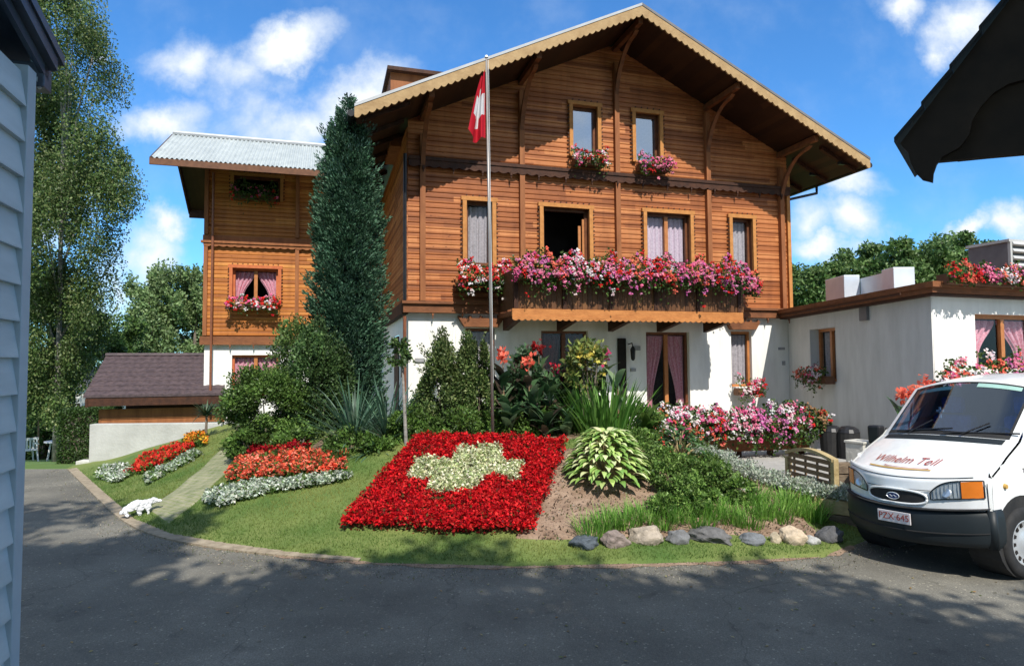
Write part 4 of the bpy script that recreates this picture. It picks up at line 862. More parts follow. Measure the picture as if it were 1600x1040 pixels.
def shrub(name, label, c, r, n, leaf, cols, lobes=18, cr=.28, base=None, cat='shrub', mat='leaf', wid=.55, shell=.5, group=None, up=0, stems=True, flowers=None, taper=0):
    bz = max(H1(c[0], c[1]), .0) if base is None else base; B = (c[0], c[1], bz)
    t = thing(name, label, cat, B, 0, group); p, C_, i = clumped(c, r, lobes, n, np.array(r)*cr*1.6, shell)
    if taper:
        for A_ in (p, C_): q = np.clip((A_[:, 2]-c[2]+r[2])/(2*r[2]), 0, 1.1)[:, None]; A_[:, :2] = np.array(c)[:2]+(A_[:, :2]-np.array(c)[:2])*(1.15-taper*q)
    ns = 16; sh_, si_ = [], []
    for k in range(ns):
        d = unit(rng.normal(size=3)+[0, 0, .8]); m_ = 26; tt = rng.random(m_)*.42+.82
        sh_.append(np.array(c)+d*np.array(r)*tt[:, None]+rng.normal(0, leaf*.35, (m_, 3))); si_.append(np.full(m_, k % lobes))
    p = np.concatenate([p]+sh_); i = np.concatenate([i]+si_); kk = p[:, 2] > bz-.02; p, i = p[kk], i[kk]; n = len(p)
    D = unit(p-np.array(c))*.8+rng.normal(size=p.shape)*.7; D[:, 2] += up; L = leaf*rng.uniform(.65, 1.35, n)
    tone = rng.uniform(.62, 1.38, lobes)[i][:, None]
    mesh_np('foliage', leafquads(p-np.array(B), L, L*wid, D), 4, np.clip(pick(cols, n)*tone, 0, 1), M[mat], t)
    if stems:
        b = MB()
        for q in C_[:min(10, lobes)]-np.array(B): b.tube([(q[0]*.1, q[1]*.1, -.05), (q[0]*.5, q[1]*.5, q[2]*.5), tuple(q)], [.02, .014, .005], 5)
        b.build('stems', M['bark'], t)
    if flowers:
        fc, fn, fs = flowers; d = unit(rng.normal(size=(fn, 3))*[1, 1, 1]+[0, -.5, .6]); P = np.array(c)+d*np.array(r)*rng.uniform(.75, 1.1, (fn, 1))-np.array(B); P = np.repeat(P, 4, 0)
        mesh_np('blossoms', leafquads(P, fs, fs*.8, unit(rng.normal(size=P.shape)+[0, -.6, .5])), 4, pick(fc, len(P)), M['petal'], t)
    return t
def blades(specs):
    """specs: list of (base, azimuth, length, width, elevation, droop, colour, widest); returns quads and colours"""
    Q = []; C_ = []
    for (b0, az, L, w_, el, dr, col, wd) in specs:
        k = 6; p = np.array(b0, float); e = el; ax = np.array([math.cos(az), math.sin(az), 0]); sd = np.array([-math.sin(az), math.cos(az), 0]); pv = None
        for i in range(k+1):
            t = i/k; ww = w_*(max(.06, math.sin(PI*min(1, (.12+t*.88)**wd)))) if wd else w_*(1-t*.93)
            a, b_ = p-sd*ww/2, p+sd*ww/2
            if pv is not None: Q.append([pv[0], pv[1], b_, a]); C_.append(col)
            pv = (a, b_); p = p+(ax*math.cos(e)+np.array([0, 0, 1])*math.sin(e))*L/k; e -= dr/k
    return np.array(Q), np.array(C_)
def tuft(name, label, cat, base, n, L, w_, el, dr, cols, spread=.05, wd=0, mat='grass', group=None, az0=None, mode=None):
    t = thing(name, label, cat, base, 0, group); sp = []
    cc = pick(cols, n, .2)
    for i in range(n):
        az = rng.uniform(0, 2*PI); r = spread*math.sqrt(rng.random()); sp.append(((r*math.cos(az), r*math.sin(az), 0), az+rng.normal(0, .4), L*rng.uniform(.65, 1.1), w_*rng.uniform(.8, 1.2), rng.uniform(*el), rng.uniform(*dr), cc[i], wd))
    q, c_ = blades(sp); mesh_np('leaves', q, 4, c_, M[mat], t); return t

hg = thing('hedge', 'clipped dark green hedge block left of the tiled shelter', 'hedge', (-12.0, 18, -.7), .2)
p = rng.uniform(-1, 1, (22000, 3)); ax_ = rng.integers(0, 3, 22000); p[np.arange(22000), ax_] = np.sign(p[np.arange(22000), ax_])*rng.uniform(.86, 1.03, 22000); p = p*[.52, .8, .78]+[0, .5, .76]
mesh_np('foliage', leafquads(p, .06, .04), 4, pick(G_DARK+G_MID[:1], 22000), M['leaf'], hg)
b = MB(); b.box((-.44, -.2, 0), (.44, 1.2, 1.42)); b.build('twigs', M['bark'], hg)
# ------------------------------------------------------------ large trees
BIR = [(.075, .13, .03), (.11, .17, .045), (.17, .21, .075), (.055, .10, .028)]
plant_tree('birch_tree', 'tall birch with hanging olive green foliage rising past the top of the photo at left', 'birches at the left', (-15.6, 22, -1.3),
           [((-15.9, 22, 13.5), (2.0, 2.2, 3.3)), ((-15.7, 22, 9.3), (2.2, 2.2, 2.4)), ((-15.6, 21.5, 6.1), (2.1, 2, 2.4)), ((-14.0, 22, 8.6), (.8, 1, 1.5)), ((-15.5, 22, 3.4), (1.5, 1.6, 2.2)), ((-15.8, 21.6, 1.6), (1.5, 1.4, 1.6))], 105000, .088, BIR, (.60, .60, 1.0), K=125, trunk=.11, bark='birchbark', limbs=16, droop=1.2, shell=.12)
plant_tree('birch_tree', 'leafier birch standing nearer the clapboard corner, left of the tall birch', 'birches at the left', (-18.5, 23.5, -1.4),
           [((-18.7, 23.5, 9), (2.4, 2.4, 6.5)), ((-17.8, 23.5, 3.2), (2, 2, 2.6))], 95000, .095, BIR, (.55, .55, .9), K=150, trunk=.1, bark='birchbark', limbs=10, droop=1.2, shell=.2)
for i, (px, Y, r, zt) in enumerate(((70, 31, 2.4, 3.5), (118, 33, 2.6, 4.6), (168, 35, 2.4, 4.6), (196, 42, 1.9, 3.3))):
    p = at(px, 600, Y)
    plant_tree('broadleaf_tree', ['dark leafy tree behind the white table, next to the clapboard corner', 'dark leafy tree above the white cottage gable at left', 'dark leafy tree above the left end of the tiled shelter', 'small dark tree between the birch and the poplars'][i], 'dark trees behind the hedge', (p.x, Y, -3),
               [((p.x, Y, zt-2.6), (r, r, 2.9)), ((p.x+.3, Y, -1.0), (r, r, 2))], 20000, .17, G_DARK+G_MID, (.6, .6, .6), K=70, trunk=.16)
for i, (px, top, r) in enumerate(((232, 432, 2.2), (262, 410, 2.3), (292, 412, 2.2), (312, 440, 1.8))):
    p = at(px, top, 60)
    plant_tree('poplar_tree', ['leftmost of the poplars left of the wing, with a lower rounded top', 'tallest poplar in the row beyond the tiled shelter', 'third poplar from the left, close to the wing wall', 'poplar half hidden by the wing corner'][i], 'poplars beyond the shelter', (p.x, 60+i, -3),
               [((p.x, 60+i, p.z-3.2), (r, r, 3.4)), ((p.x, 60+i, p.z-8.2), (r*1.25, r, 4.5))], 15000, .30, [(.13, .20, .07), (.18, .26, .10), (.23, .31, .14)], (.6, .6, 1.1), K=80, trunk=.3, droop=-.6)
RW = [(1258, 415, 2.6), (1300, 412, 2.2), (1340, 392, 3.0), (1388, 374, 3.2), (1436, 384, 3.0), (1490, 369, 3.0), (1540, 380, 3)]
RWL = ['woodland tree just right of the chalet corner', 'small woodland tree above the dark end of the roof duct', 'woodland tree above the roof duct, left of the highest crown', 'broad woodland tree with the highest crown above the roof duct', 'woodland tree between the roof duct and the rooftop flowers', 'woodland tree left of the louvred unit, second highest crown', 'woodland tree behind the louvred ventilation unit']
for i, (px, top, r) in enumerate(RW):
    p = at(px, top, 50+i % 3)
    plant_tree('woodland_tree', RWL[i], 'woodland trees behind the annex', (p.x, p.y, -3), [((p.x, p.y, p.z-2.0), (r*.85, r, 2.1)), ((p.x, p.y, p.z-4.4), (r*1.1, r, 2.6))], 12000, .30, [(.06, .12, .03), (.10, .175, .05), (.15, .23, .07)], (.75, .75, .7), K=60, trunk=.3)
# trees behind the photographer that shade the forecourt
SH = [((-9.5, -3.2, 9.0), (3.6, 3.2, 3.2)), ((-3.0, -3.0, 8.9), (3.7, 3.4, 3.3)), ((2.6, -3.7, 8.1), (3.4, 3.3, 3.0)), ((7.0, -4.3, 7.6), (3.3, 3.1, 2.7)), ((11.4, -5.0, 7.5), (3.4, 3.0, 2.7)), ((-1, -8.5, 8.6), (4.4, 3, 3.6)), ((6, -8.5, 8.6), (4.8, 3, 3.6)), ((-8, -8.5, 8.6), (4.4, 3, 3.6)), ((-.2, -4.8, 8.6), (3.0, 2.4, 3)), ((4.8, -5.2, 8.2), (3, 2.4, 2.8)), ((-6.5, -5, 8.8), (3, 2.4, 3))]
for i, (c, r) in enumerate(SH):
    plant_tree('shade_tree', 'leafy tree of the row standing behind the photographer, shading the forecourt', 'trees behind the photographer', (c[0], c[1]-.5, 0), [(c, r)], 14500 if i < 5 else 14000, .26, G_MID, (.8, .8, .65), K=54, trunk=.2, shell=.05)

# ------------------------------------------------------------ blue conifer
cf = thing('conifer', 'tall narrow blue green conifer against the left side of the chalet', 'tree', (-3.06, 11.9, .6))
def crad(z): return np.interp(z, [.0, .5, 1.5, 3.0, 4.0, 4.8, 5.5, 5.9, 6.2, 6.5], [.5, .60, .66, .64, .57, .48, .37, .25, .12, .01])
NSP = 1900; zs = rng.random(NSP*2)*6.35; zs = zs[rng.random(NSP*2) < (crad(zs)/.72)**.8+.06][:NSP]; NSP = len(zs); az = rng.uniform(0, 2*PI, NSP)
lump = 1+.12*np.sin(az*4+zs*3)+.10*np.sin(az*7-zs*5)+rng.normal(0, .07, NSP); Rt = crad(zs)*lump; R0 = Rt*rng.uniform(.45, .75, NSP)
PP, DD, TT = [], [], []
for k in range(38):
    t = rng.random(NSP)**.8; r = R0+(Rt+.03-R0)*t; zz = zs+.16*t+.06*t*t-.05; w_ = .055*np.sin(PI*np.clip(t, .05, .95))+.012
    s1, s2 = rng.normal(0, 1, NSP)*w_, rng.normal(0, .5, NSP)*w_
    PP.append(np.stack([r*np.cos(az)-s1*np.sin(az), r*np.sin(az)+s1*np.cos(az), zz+s2], 1)); DD.append(np.stack([np.cos(az)-np.sign(s1)*.5*np.sin(az), np.sin(az)+np.sign(s1)*.5*np.cos(az), .75+0*az], 1)+rng.normal(0, .25, (NSP, 3))); TT.append(np.arange(NSP))
P, D, T_ = np.concatenate(PP), np.concatenate(DD), np.concatenate(TT); n = len(P); L = rng.uniform(.04, .08, n)
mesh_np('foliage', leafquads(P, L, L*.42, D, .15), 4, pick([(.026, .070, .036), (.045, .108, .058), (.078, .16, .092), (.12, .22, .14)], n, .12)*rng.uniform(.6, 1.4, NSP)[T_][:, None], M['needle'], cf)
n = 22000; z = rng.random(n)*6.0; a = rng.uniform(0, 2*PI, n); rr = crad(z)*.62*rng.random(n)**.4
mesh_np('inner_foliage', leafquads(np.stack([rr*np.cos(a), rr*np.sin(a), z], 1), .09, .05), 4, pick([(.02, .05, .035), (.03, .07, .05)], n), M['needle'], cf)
n = 2600; z = rng.uniform(4.4, 6.5, n); a = rng.uniform(0, 2*PI, n); k = np.floor(z/.16); a = k*2.4+rng.normal(0, .35, n); rr = (crad(z)+.17*np.clip((6.6-z)/1.2, .15, 1))*rng.random(n)
P = np.stack([rr*np.cos(a), rr*np.sin(a), k*.16+rr*.9+rng.normal(0, .02, n)], 1); mesh_np('shoots', leafquads(P, .065, .022, np.stack([np.cos(a), np.sin(a), 1.2+0*a], 1)+rng.normal(0, .3, (n, 3))), 4, pick([(.05, .12, .085), (.09, .17, .13)], n), M['needle'], cf)
b = MB(); b.tube([(0, 0, -.3), (0, 0, 3), (0, 0, 6.3)], [.12, .07, .015], 8); b.build('trunk', M['bark'], cf)

# ------------------------------------------------------------ shrubs and border plants
def wpt(px, py, Y): p = at(px, py, Y); return (p.x, p.y, p.z)
shrub('round_shrub', 'rounded bright green shrub in front of the wing window', wpt(418, 638, 10.7), (.70, .6, .66), 30000, .050, G_MID+[(.13, .22, .05)], 60, .2, shell=.3)
shrub('round_shrub', 'taller dark green shrub between the rounded shrub and the yucca', wpt(496, 612, 11.0), (.62, .55, 1.05), 32000, .050, [(.04, .08, .026), (.065, .125, .036), (.095, .165, .05)], 60, .2, shell=.3, taper=.45)
shrub('climbing_shrub', 'wispy light green shrub tips rising before the wing base', wpt(462, 548, 11.6), (.34, .3, .52), 3200, .055, [(.08, .14, .035), (.12, .19, .05)], 16, .3, shell=.1)
shrub('low_shrub', 'low dark shrub on the lawn edge left of the coral begonias', wpt(392, 695, 10.2), (.3, .3, .2), 2500, .055, G_MID, 12, .3)
shrub('rose_bush', 'low bush with salmon blossoms right of the coral begonias', wpt(527, 722, 9.25), (.28, .22, .2), 1900, .05, G_MID, 12, .3, flowers=(SALMON, 26, .06))
for i, (px, py, Y, r) in enumerate(((585, 712, 9.35, .36), (470, 700, 10.0, .42), (640, 668, 9.75, .34), (720, 672, 9.6, .38), (790, 672, 9.8, .34), (860, 668, 9.8, .34), (548, 706, 9.5, .32), (622, 716, 9.3, .26), (668, 682, 9.6, .28))):
    shrub('ground_plant', ['leafy low plant left of the red flag bed corner', 'dark low plant under the rounded shrubs', 'low green plant at the foot of the young tree', 'bright low plant behind the flag bed, left of the flagpole', 'low plant behind the flag bed, right of the flagpole', 'low plant behind the right end of the flag bed', 'leafy low plant under the largest yucca', 'small leafy plant touching the left edge of the flag bed', 'low plant at the upper left corner of the flag bed'][i], wpt(px, py, Y), (r, .28, .26), 3800, .055, G_MID+G_LIGHT[:1], 12, .3, group='low plants behind the beds', wid=.5)
YC = [(.06, .13, .075), (.10, .19, .12), (.16, .25, .17), (.05, .10, .06)]
for i, (px, py, Y, n, L) in enumerate(((553, 694, 9.9, 130, 1.08), (606, 690, 9.8, 110, 1.0), (590, 716, 9.4, 70, .55))):
    tuft('yucca', ['largest blue green yucca with upright sword leaves below the conifer', 'second blue green yucca, left of the young tree', 'small yucca with arching cream striped leaves at the left corner of the flag bed'][i], 'plant', wpt(px, py, Y), n, L, .034, (.35, 1.5) if i < 2 else (.3, 1.1), (.1, .9) if i < 2 else (.8, 1.6), YC if i < 2 else YC+[(.35, .38, .25)], .06, 1.0, 'leaf', 'yuccas')
yt = thing('young_tree', 'slim young tree with pale stem and small leafy head by the chalet corner', 'tree', wpt(635, 695, 9.25))
b = MB(); b.tube([(0, 0, -.1), (-.03, .02, .5), (-.06, .05, 1.0), (-.12, .05, 1.4)], [.028, .024, .018, .008], 8); b.tube([(-.06, .05, 1.0), (-.02, 0, 1.25)], [.012, .006], 6); b.build('trunk', M['birchbark'], yt)
p, _, _ = clumped((-.13, .04, 1.3), (.2, .15, .2), 9, 420, (.08, .08, .08), .3); mesh_np('crown', leafquads(p, .07, .04), 4, pick([(.05, .10, .03), (.09, .16, .04)], len(p)), M['leaf'], yt)
VG = [(.04, .075, .02), (.07, .12, .03), (.12, .18, .05), (.22, .27, .10)]
shrub('cone_shrub', 'upright olive green shrub against the white wall, left of the flagpole', wpt(695, 612, 10.2), (.50, .42, .84), 36000, .045, VG, 52, .2, shell=.2, taper=.55)
shrub('cone_shrub', 'narrower dark green shrub touching the flagpole on its left side', wpt(742, 612, 10.1), (.34, .3, .82), 22000, .045, VG, 34, .22, shell=.2, taper=.45)
sp = tuft('spire_grass', 'thin pale seed spires above the olive shrub by the white wall', 'plant', wpt(695, 560, 10.2), 20, .6, .008, (1.2, 1.57), (-.05, .3), [(.35, .38, .2), (.2, .26, .1)], .2, 0, 'grass')
CB = [(.03, .07, .03), (.05, .11, .04), (.08, .15, .06), (.12, .19, .10), (.07, .05, .035)]
def canna(px, Y, top, label, fcol=None, cols=CB, n=9, group='cannas behind the flag bed', base=None, lw=.13, py=None):
    p = at(px, 600, Y); bz = max(H1(p.x, p.y), .36) if base is None else base; zt = at(px, top, Y).z-bz
    t = thing('canna', label, 'plant', (p.x, p.y, bz), 0, group); sp_ = []; cc = pick(cols, n*2, .25)
    for i in range(n):
        h = zt*(.08+.72*i/n); sp_.append(((0, 0, h), rng.uniform(0, 2*PI), rng.uniform(.30, .50), lw*rng.uniform(.8, 1.25), rng.uniform(.7, 1.35), rng.uniform(.5, 1.6), cc[i], .8))
    q, c_ = blades(sp_); mesh_np('leaves', q, 4, c_, M['leaf'], t)
    b = MB(); b.tube([(0, 0, -.05), (.01, 0, zt*.5), (.0, .01, zt*(.98 if fcol else .7))], [.016, .012, .006], 6); b.build('stem', M['sleep'] if False else M['fenced'], t)
    if fcol:
        m_ = 42; P = np.array([0, 0, zt*.97])+rng.normal(size=(m_, 3))*[.045, .045, .055]; mesh_np('blossom', leafquads(P, .085, .06, rng.normal(size=(m_, 3))+[0, -.3, .8]), 4, pick(fcol, m_), M['petal'], t)
CANNA = [(786, 10.0, 552, CORAL, 'canna with a coral blossom just right of the flagpole'), (806, 10.3, 575, None, 'dark leaved canna without blossom, right of the coral one by the flagpole'), (826, 10.0, 563, CORAL, 'canna with the largest coral red blossom in front of the shaded wall'),
         (842, 10.4, 540, [(.3, .02, .02)], 'canna with a thin dark red bud left of the dark door'), (858, 9.9, 590, None, 'short dark canna in front of the left french door'), (880, 10.3, 585, [(.4, .03, .12)], 'bronze leaved canna with small crimson bud before the left door'), (943, 10.5, 552, [(.55, .04, .14), (.7, .1, .25)], 'canna with magenta blossom between the two french doors'), (900, 10.1, 600, None, 'broad leaved canna left of the tall iris clump')]
CANNA += [(778, 10.5, 592, None, 'canna foliage without blossom directly beside the flagpole'), (815, 10.6, 600, None, 'green canna foliage between the two coral blossoms'), (835, 9.7, 612, None, 'low canna foliage in front of the large coral blossom'),
          (868, 10.6, 575, [(.45, .02, .04)], 'canna with thin red spike before the left french door'), (795, 9.6, 628, None, 'low canna right of the flagpole above the red bed'), (885, 9.6, 640, None, 'low canna leaves above the right corner of the red bed'), (925, 10.4, 590, None, 'dark canna foliage behind the tall iris clump'), (852, 9.5, 648, None, 'lowest canna leaves above the middle of the red bed edge')]
for (px, Y, top, fc, lb) in CANNA: canna(px, Y, top, lb, fc, n=17)
canna(965, 9.9, 570, 'pale green canna with broad grey green leaves at the notice board', None, [(.12, .19, .10), (.18, .26, .13)], 12, lw=.15)
canna(1010, 9.7, 640, 'low broad leaved plant left of the terrace planters', None, G_MID, 14)
shrub('leafy_shrub', 'soft green shrub between the tall irises and the terrace planters', wpt(1000, 665, 10.0), (.3, .25, .3), 4500, .05, G_MID+G_LIGHT, 20, .25)
for i, (px, Y, top) in enumerate(((1412, 8.9, 612), (1430, 9.0, 610), (1447, 9.2, 598))): canna(px, Y, top, ['coral red canna left of the van windscreen', 'middle coral canna behind the van', 'coral canna nearest the annex corner behind the van'][i], CORAL, CB, 8, 'cannas behind the van', base=.38)
for i_, (px_, py_) in enumerate(((800, 645), (850, 640), (890, 632), (820, 618))):
    shrub('leafy_perennial', ['broad leaved dark perennial right of the flagpole behind the red bed', 'broad leaved dark perennial in the middle of the canna group', 'broad leaved perennial left of the iris clump', 'tallest dark perennial between the coral cannas'][i_], wpt(px_, py_, 10.4), (.34, .28, .46 if i_ < 3 else .62), 2600, .12, CB, 16, .3, group='perennials among the cannas', wid=.42, cat='plant')
yf = shrub('yellow_flower', 'tall plant with yellow blossoms in front of the left french door', wpt(918, 572, 10.0), (.26, .2, .32), 520, .09, [(.16, .20, .05), (.25, .27, .07), (.1, .15, .04)], 14, .35, shell=.2, cat='plant', flowers=([(.75, .62, .12), (.8, .7, .25)], 24, .07))
tuft('iris_clump', 'clump of bright green sword leaves in front of the chalet doors', 'plant', wpt(945, 692, 9.7), 230, 1.05, .034, (1.0, 1.55), (.0, .8), [(.05, .14, .02), (.09, .22, .03), (.15, .30, .06)], .38, 1.0, 'leaf')
HS_ = [(.26, .42, .09), (.46, .58, .18), (.70, .74, .40), (.20, .34, .08)]
hb = gpt(950, 752)
def hosta(name, label, base, n, R_, L, w_, cols, group=None):
    t = thing(name, label, 'plant', base, 0, group); sp_ = []; cc = pick(cols, n, .15)
    for i in range(n):
        f = i/n; az = i*2.4+rng.normal(0, .15); r = R_*(.15+.62*f**.7); h = R_*1.0*(1-f)**.8+.03
        sp_.append(((r*math.cos(az), r*math.sin(az), h), az, L*rng.uniform(.8, 1.15), w_*rng.uniform(.85, 1.15), .75-.35*f, 1.5, cc[i], .85))
    q, c_ = blades(sp_); mesh_np('leaves', q, 4, c_, M['leaf'], t)
    sm = MB()
    for i in range(0, n, 3): b0 = sp_[i][0]; sm.tube([(0, 0, -.03), (b0[0]*.6, b0[1]*.6, b0[2]*.8), b0], [.008, .007, .005], 5)
    sm.build('stems', M['fence'], t)
hosta('hosta', 'big yellow green variegated hosta right of the flag bed', (hb.x, hb.y+.12, hb.z), 520, .58, .20, .078, HS_)
hosta('hosta', 'darker leafy plant behind the variegated hosta, below the terrace planters', wpt(1062, 722, 9.0), 90, .42, .2, .07, [(.03, .08, .025), (.055, .13, .04), (.09, .17, .06)])
for i, (px, py, r, n) in enumerate(((1062, 772, .22, 1100), (1120, 752, .24, 1200), (1035, 790, .15, 600), (1000, 700, .28, 1500), (1105, 725, .2, 700), (1075, 705, .28, 1300), (1032, 725, .26, 1200), (1090, 742, .26, 1500), (1150, 770, .2, 900), (1075, 790, .2, 900), (1048, 752, .3, 1900), (1095, 768, .26, 1500))):
    g = gpt(px, py+10); shrub('low_herb', ['leafy herb in the soil below the dark hosta', 'green herb beside the silver border plants', 'small herb at the edge of the bare soil', 'yellowish herb above the variegated hosta', 'slender herb between dark hosta and silver border', 'leafy herb right under the terrace planters', 'leafy herb between the two hostas', 'green mound below the silver border', 'herb just left of the small white stone', 'lowest herb in the soil above the grass clumps', 'large leafy herb mound right of the variegated hosta', 'leafy herb mound between the soil and the silver border'][i], (g.x, g.y, g.z+r*.5), (r, r*.8, r*.6), int(n*1.7), .042, G_MID+G_LIGHT, 10, .3, cat='plant', group='herbs in the rock garden', stems=False)
# trees fern like small palm by the wall end
tuft('fan_plant', 'small dark plant with narrow fanned leaves at the end of the concrete wall', 'plant', wpt(322, 650, 12.2), 70, .36, .03, (.2, 1.3), (.4, 1.4), [(.03, .06, .03), (.06, .10, .05)], .03, 1, 'leaf')
b = MB(); p = at(322, 650, 12.2); b.tube([(0, 0, -.55), (.01, 0, 0)], [.03, .022], 6); o = b.build('plant_stem', M['bark'], bpy.data.objects['fan_plant'])
shrub('white_flower_plant', 'loose plant with small white blossoms against the wing base', wpt(372, 652, 12.3), (.32, .2, .36), 420, .045, G_MID, 12, .4, cat='plant', shell=.1, flowers=([(.7, .7, .72)], 26, .05), base=.85)
# grass clumps of the rock garden
GCP = [(925, 838), (948, 826), (975, 822), (1005, 815), (1035, 822), (1062, 812), (1092, 822), (1112, 806), (1140, 815), (1168, 822), (1190, 805), (1215, 812), (1245, 802), (1270, 812), (1225, 790), (1180, 785), (1292, 800), (1255, 785)]
for i, (px, py) in enumerate(GCP):
    g = gpt(px, py); where = 'left' if px < 1030 else ('middle' if px < 1160 else 'right')
    tuft('grass_clump', 'fresh green grass clump in the %s part of the soil behind the boulders' % where, 'grass clump', (g.x, g.y, g.z-.01), 140, .30, .015, (.9, 1.5), (.1, 1.1), [(.10, .24, .03), (.17, .36, .05), (.28, .46, .11)], .17, 0, 'grass', 'grass clumps in the %s of the rock garden' % where)
# boulders
RK = [(915, 858, 24, 13, (.11, .13, .15), 'dark blue grey boulder, leftmost of the row'), (963, 856, 25, 16, (.30, .24, .21), 'rough brownish boulder, second from the left'), (1012, 850, 30, 18, (.44, .37, .29), 'pointed light brown boulder, third from the left'), (1061, 850, 18, 15, (.20, .20, .20), 'upright grey boulder between the pointed one and the flat slab'),
      (1116, 848, 40, 13, (.17, .165, .16), 'long flat dark grey slab in the middle of the row'), (1178, 851, 22, 11, (.20, .21, .22), 'low blue grey boulder right of the long slab'), (1214, 848, 10, 11, (.50, .42, .30), 'small tan stone leaning on the largest pale boulder'), (1242, 850, 22, 17, (.62, .50, .36), 'largest pale cream boulder'),
      (1272, 851, 14, 9, (.48, .48, .46), 'small white grey stone right of the cream boulder'), (1303, 848, 24, 16, (.12, .12, .125), 'dark boulder at the right end of the row, beside the van'), (1167, 770, 10, 6, (.70, .68, .62), 'small white stone below the silver border plants'), (1135, 752, 11, 6, (.42, .36, .30), 'small brown stone left of the white one')]
for i, (px, py, rx, rz_, colr, lb) in enumerate(RK):
    g = gpt(px, py); s_ = g.y/1000; bm = bmesh.new(); bmesh.ops.create_icosphere(bm, subdivisions=4, radius=1)
    pl_ = [Vector(rng.normal(size=3)).normalized() for _ in range(11)]
    for v in bm.verts:
        d = v.co.normalized(); r = 1.0
        for q in pl_: dt = d.dot(q); r = min(r, .74/dt) if dt > .74 else r
        r += .06*math.sin(d.x*5+i)*math.sin(d.z*6+d.y*4)+.025*math.sin(d.x*13)*math.sin(d.y*11+i)+rng.normal(0, .007); v.co = Vector((d.x*r*rx*s_*1.05, d.y*r*rx*s_*.75, d.z*r*rz_*s_*1.1))
    me = bpy.data.meshes.new('boulder'); bm.to_mesh(me); bm.free(); o = link('boulder', me, M['rock']); o.location = (g.x, g.y+rx*s_*.5, g.z+rz_*s_*.42); o.color = (*colr, 1)
    o.rotation_euler = (0, rng.uniform(-.2, .2), rng.uniform(-.3, .3)); tag(o, lb, 'boulder', 'boulders edging the rock garden' if i < 10 else None)

# ------------------------------------------------------------ bedding flowers (countless plants: one object per kind)
def bedding(name, label, poly, n, cols, h=(.03, .14), size=.04, leafc=None, nl=0, off=0, excl=None, mat='petal', cat='flowers', low=None, kk=26, rad_=(.045, .075)):
    Cn = scatter(poly, max(8, n//kk))
    if excl is not None: e = [gpt(*p) for p in excl]; Cn = Cn[~inpoly(Cn[:, 0], Cn[:, 1], e)]
    ii = np.repeat(np.arange(len(Cn)), kk); m_ = len(ii); q = unit(rng.normal(size=(m_, 2)))*np.sqrt(rng.random((m_, 1))); pr_ = rng.uniform(*rad_, len(Cn))[ii][:, None]; ph_ = rng.uniform(.65, 1.1, len(Cn))[ii]
    P = Cn[ii].copy(); P[:, :2] += q*pr_; P[:, 2] += h[0]+(h[1]-h[0])*ph_*(1-.75*(q**2).sum(1))*rng.uniform(.75, 1, m_)+off; tone_ = rng.uniform(.72, 1.25, len(Cn))[ii][:, None]
    D = unit(rng.normal(size=(m_, 3))*[1, 1, .7]+[0, 0, .25]); V = leafquads(P, size*rng.uniform(.6, 1.4, m_), size*.75, D, flat=.5); C_ = np.clip(pick(cols, m_, .2)*tone_, 0, 1)
    if nl:
        Q = scatter(poly, nl)
        if excl is not None: Q = Q[~inpoly(Q[:, 0], Q[:, 1], e)]
        Q[:, 2] += rng.uniform(0, h[1]*.8, len(Q)); V = np.concatenate([V, leafquads(Q, size*1.2, size*.8)]); C_ = np.concatenate([C_, pick(leafc, len(Q))])
    return tag(mesh_np(name, V, 4, C_, M[mat]), label, cat, kind='stuff')
FB = [(530, 832), (680, 838), (826, 843), (856, 770), (884, 698), (790, 693), (716, 692), (652, 690), (590, 760)]
CR = [(715, 713), (783, 712), (785, 736), (820, 739), (808, 766), (761, 757), (741, 782), (668, 785), (676, 767), (636, 761), (654, 731), (708, 735)]
REDB = [(.60, .008, .014), (.76, .02, .024), (.48, .006, .012), (.70, .04, .035), (.30, .006, .012)]
bedding('red_bedding', 'square bed of low scarlet flowers around a pale cross on the slope', FB, 44000, REDB, (.05, .17), .038, [(.20, .012, .015), (.10, .06, .02)], 12000, excl=CR)
bedding('cross_bedding', 'pale cream and green plants forming the cross in the red bed', CR, 11000, [(.74, .72, .48), (.82, .79, .58), (.55, .60, .30), (.30, .38, .15)], (.06, .20), .038, mat='leaf', kk=16, rad_=(.025, .045))
bedding('begonia_bedding', 'coral begonias in front of the dark shrubs left of the flag bed', [(356, 757), (366, 735), (400, 722), (450, 716), (510, 722), (545, 738), (520, 746), (440, 752)], 5200, SALMON+[(.9, .3, .2)], (.03, .2), .046, G_DARK+G_MID, 3200)
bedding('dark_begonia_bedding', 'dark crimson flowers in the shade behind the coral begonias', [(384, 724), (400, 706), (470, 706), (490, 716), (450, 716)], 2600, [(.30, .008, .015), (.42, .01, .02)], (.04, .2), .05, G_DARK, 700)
bedding('red_salvia_bedding', 'narrow bed of orange red flowers near the concrete wall', [(198, 745), (222, 720), (262, 704), (300, 692), (320, 690), (300, 704), (262, 724), (222, 743)], 3200, [(.72, .05, .035), (.8, .10, .05), (.62, .02, .02)], (.03, .15), .045, G_MID, 1500)
bedding('orange_bedding', 'small patch of yellow and orange flowers at the upper end of the red strip', [(282, 700), (296, 686), (322, 684), (320, 698)], 900, [(.8, .35, .03), (.8, .2, .03), (.75, .5, .05)], (.05, .2), .05, G_MID, 700)
SIL = [(.52, .56, .46), (.40, .48, .36), (.62, .66, .56), (.28, .36, .22)]
bedding('white_bedding', 'pale green and white flowers edging the coral begonias', [(318, 786), (326, 772), (380, 762), (440, 756), (520, 746), (548, 744), (540, 754), (450, 768), (395, 780), (345, 795)], 6500, SIL+[(.75, .78, .68)], (.02, .12), .04, G_MID, 2500, mat='leaf')
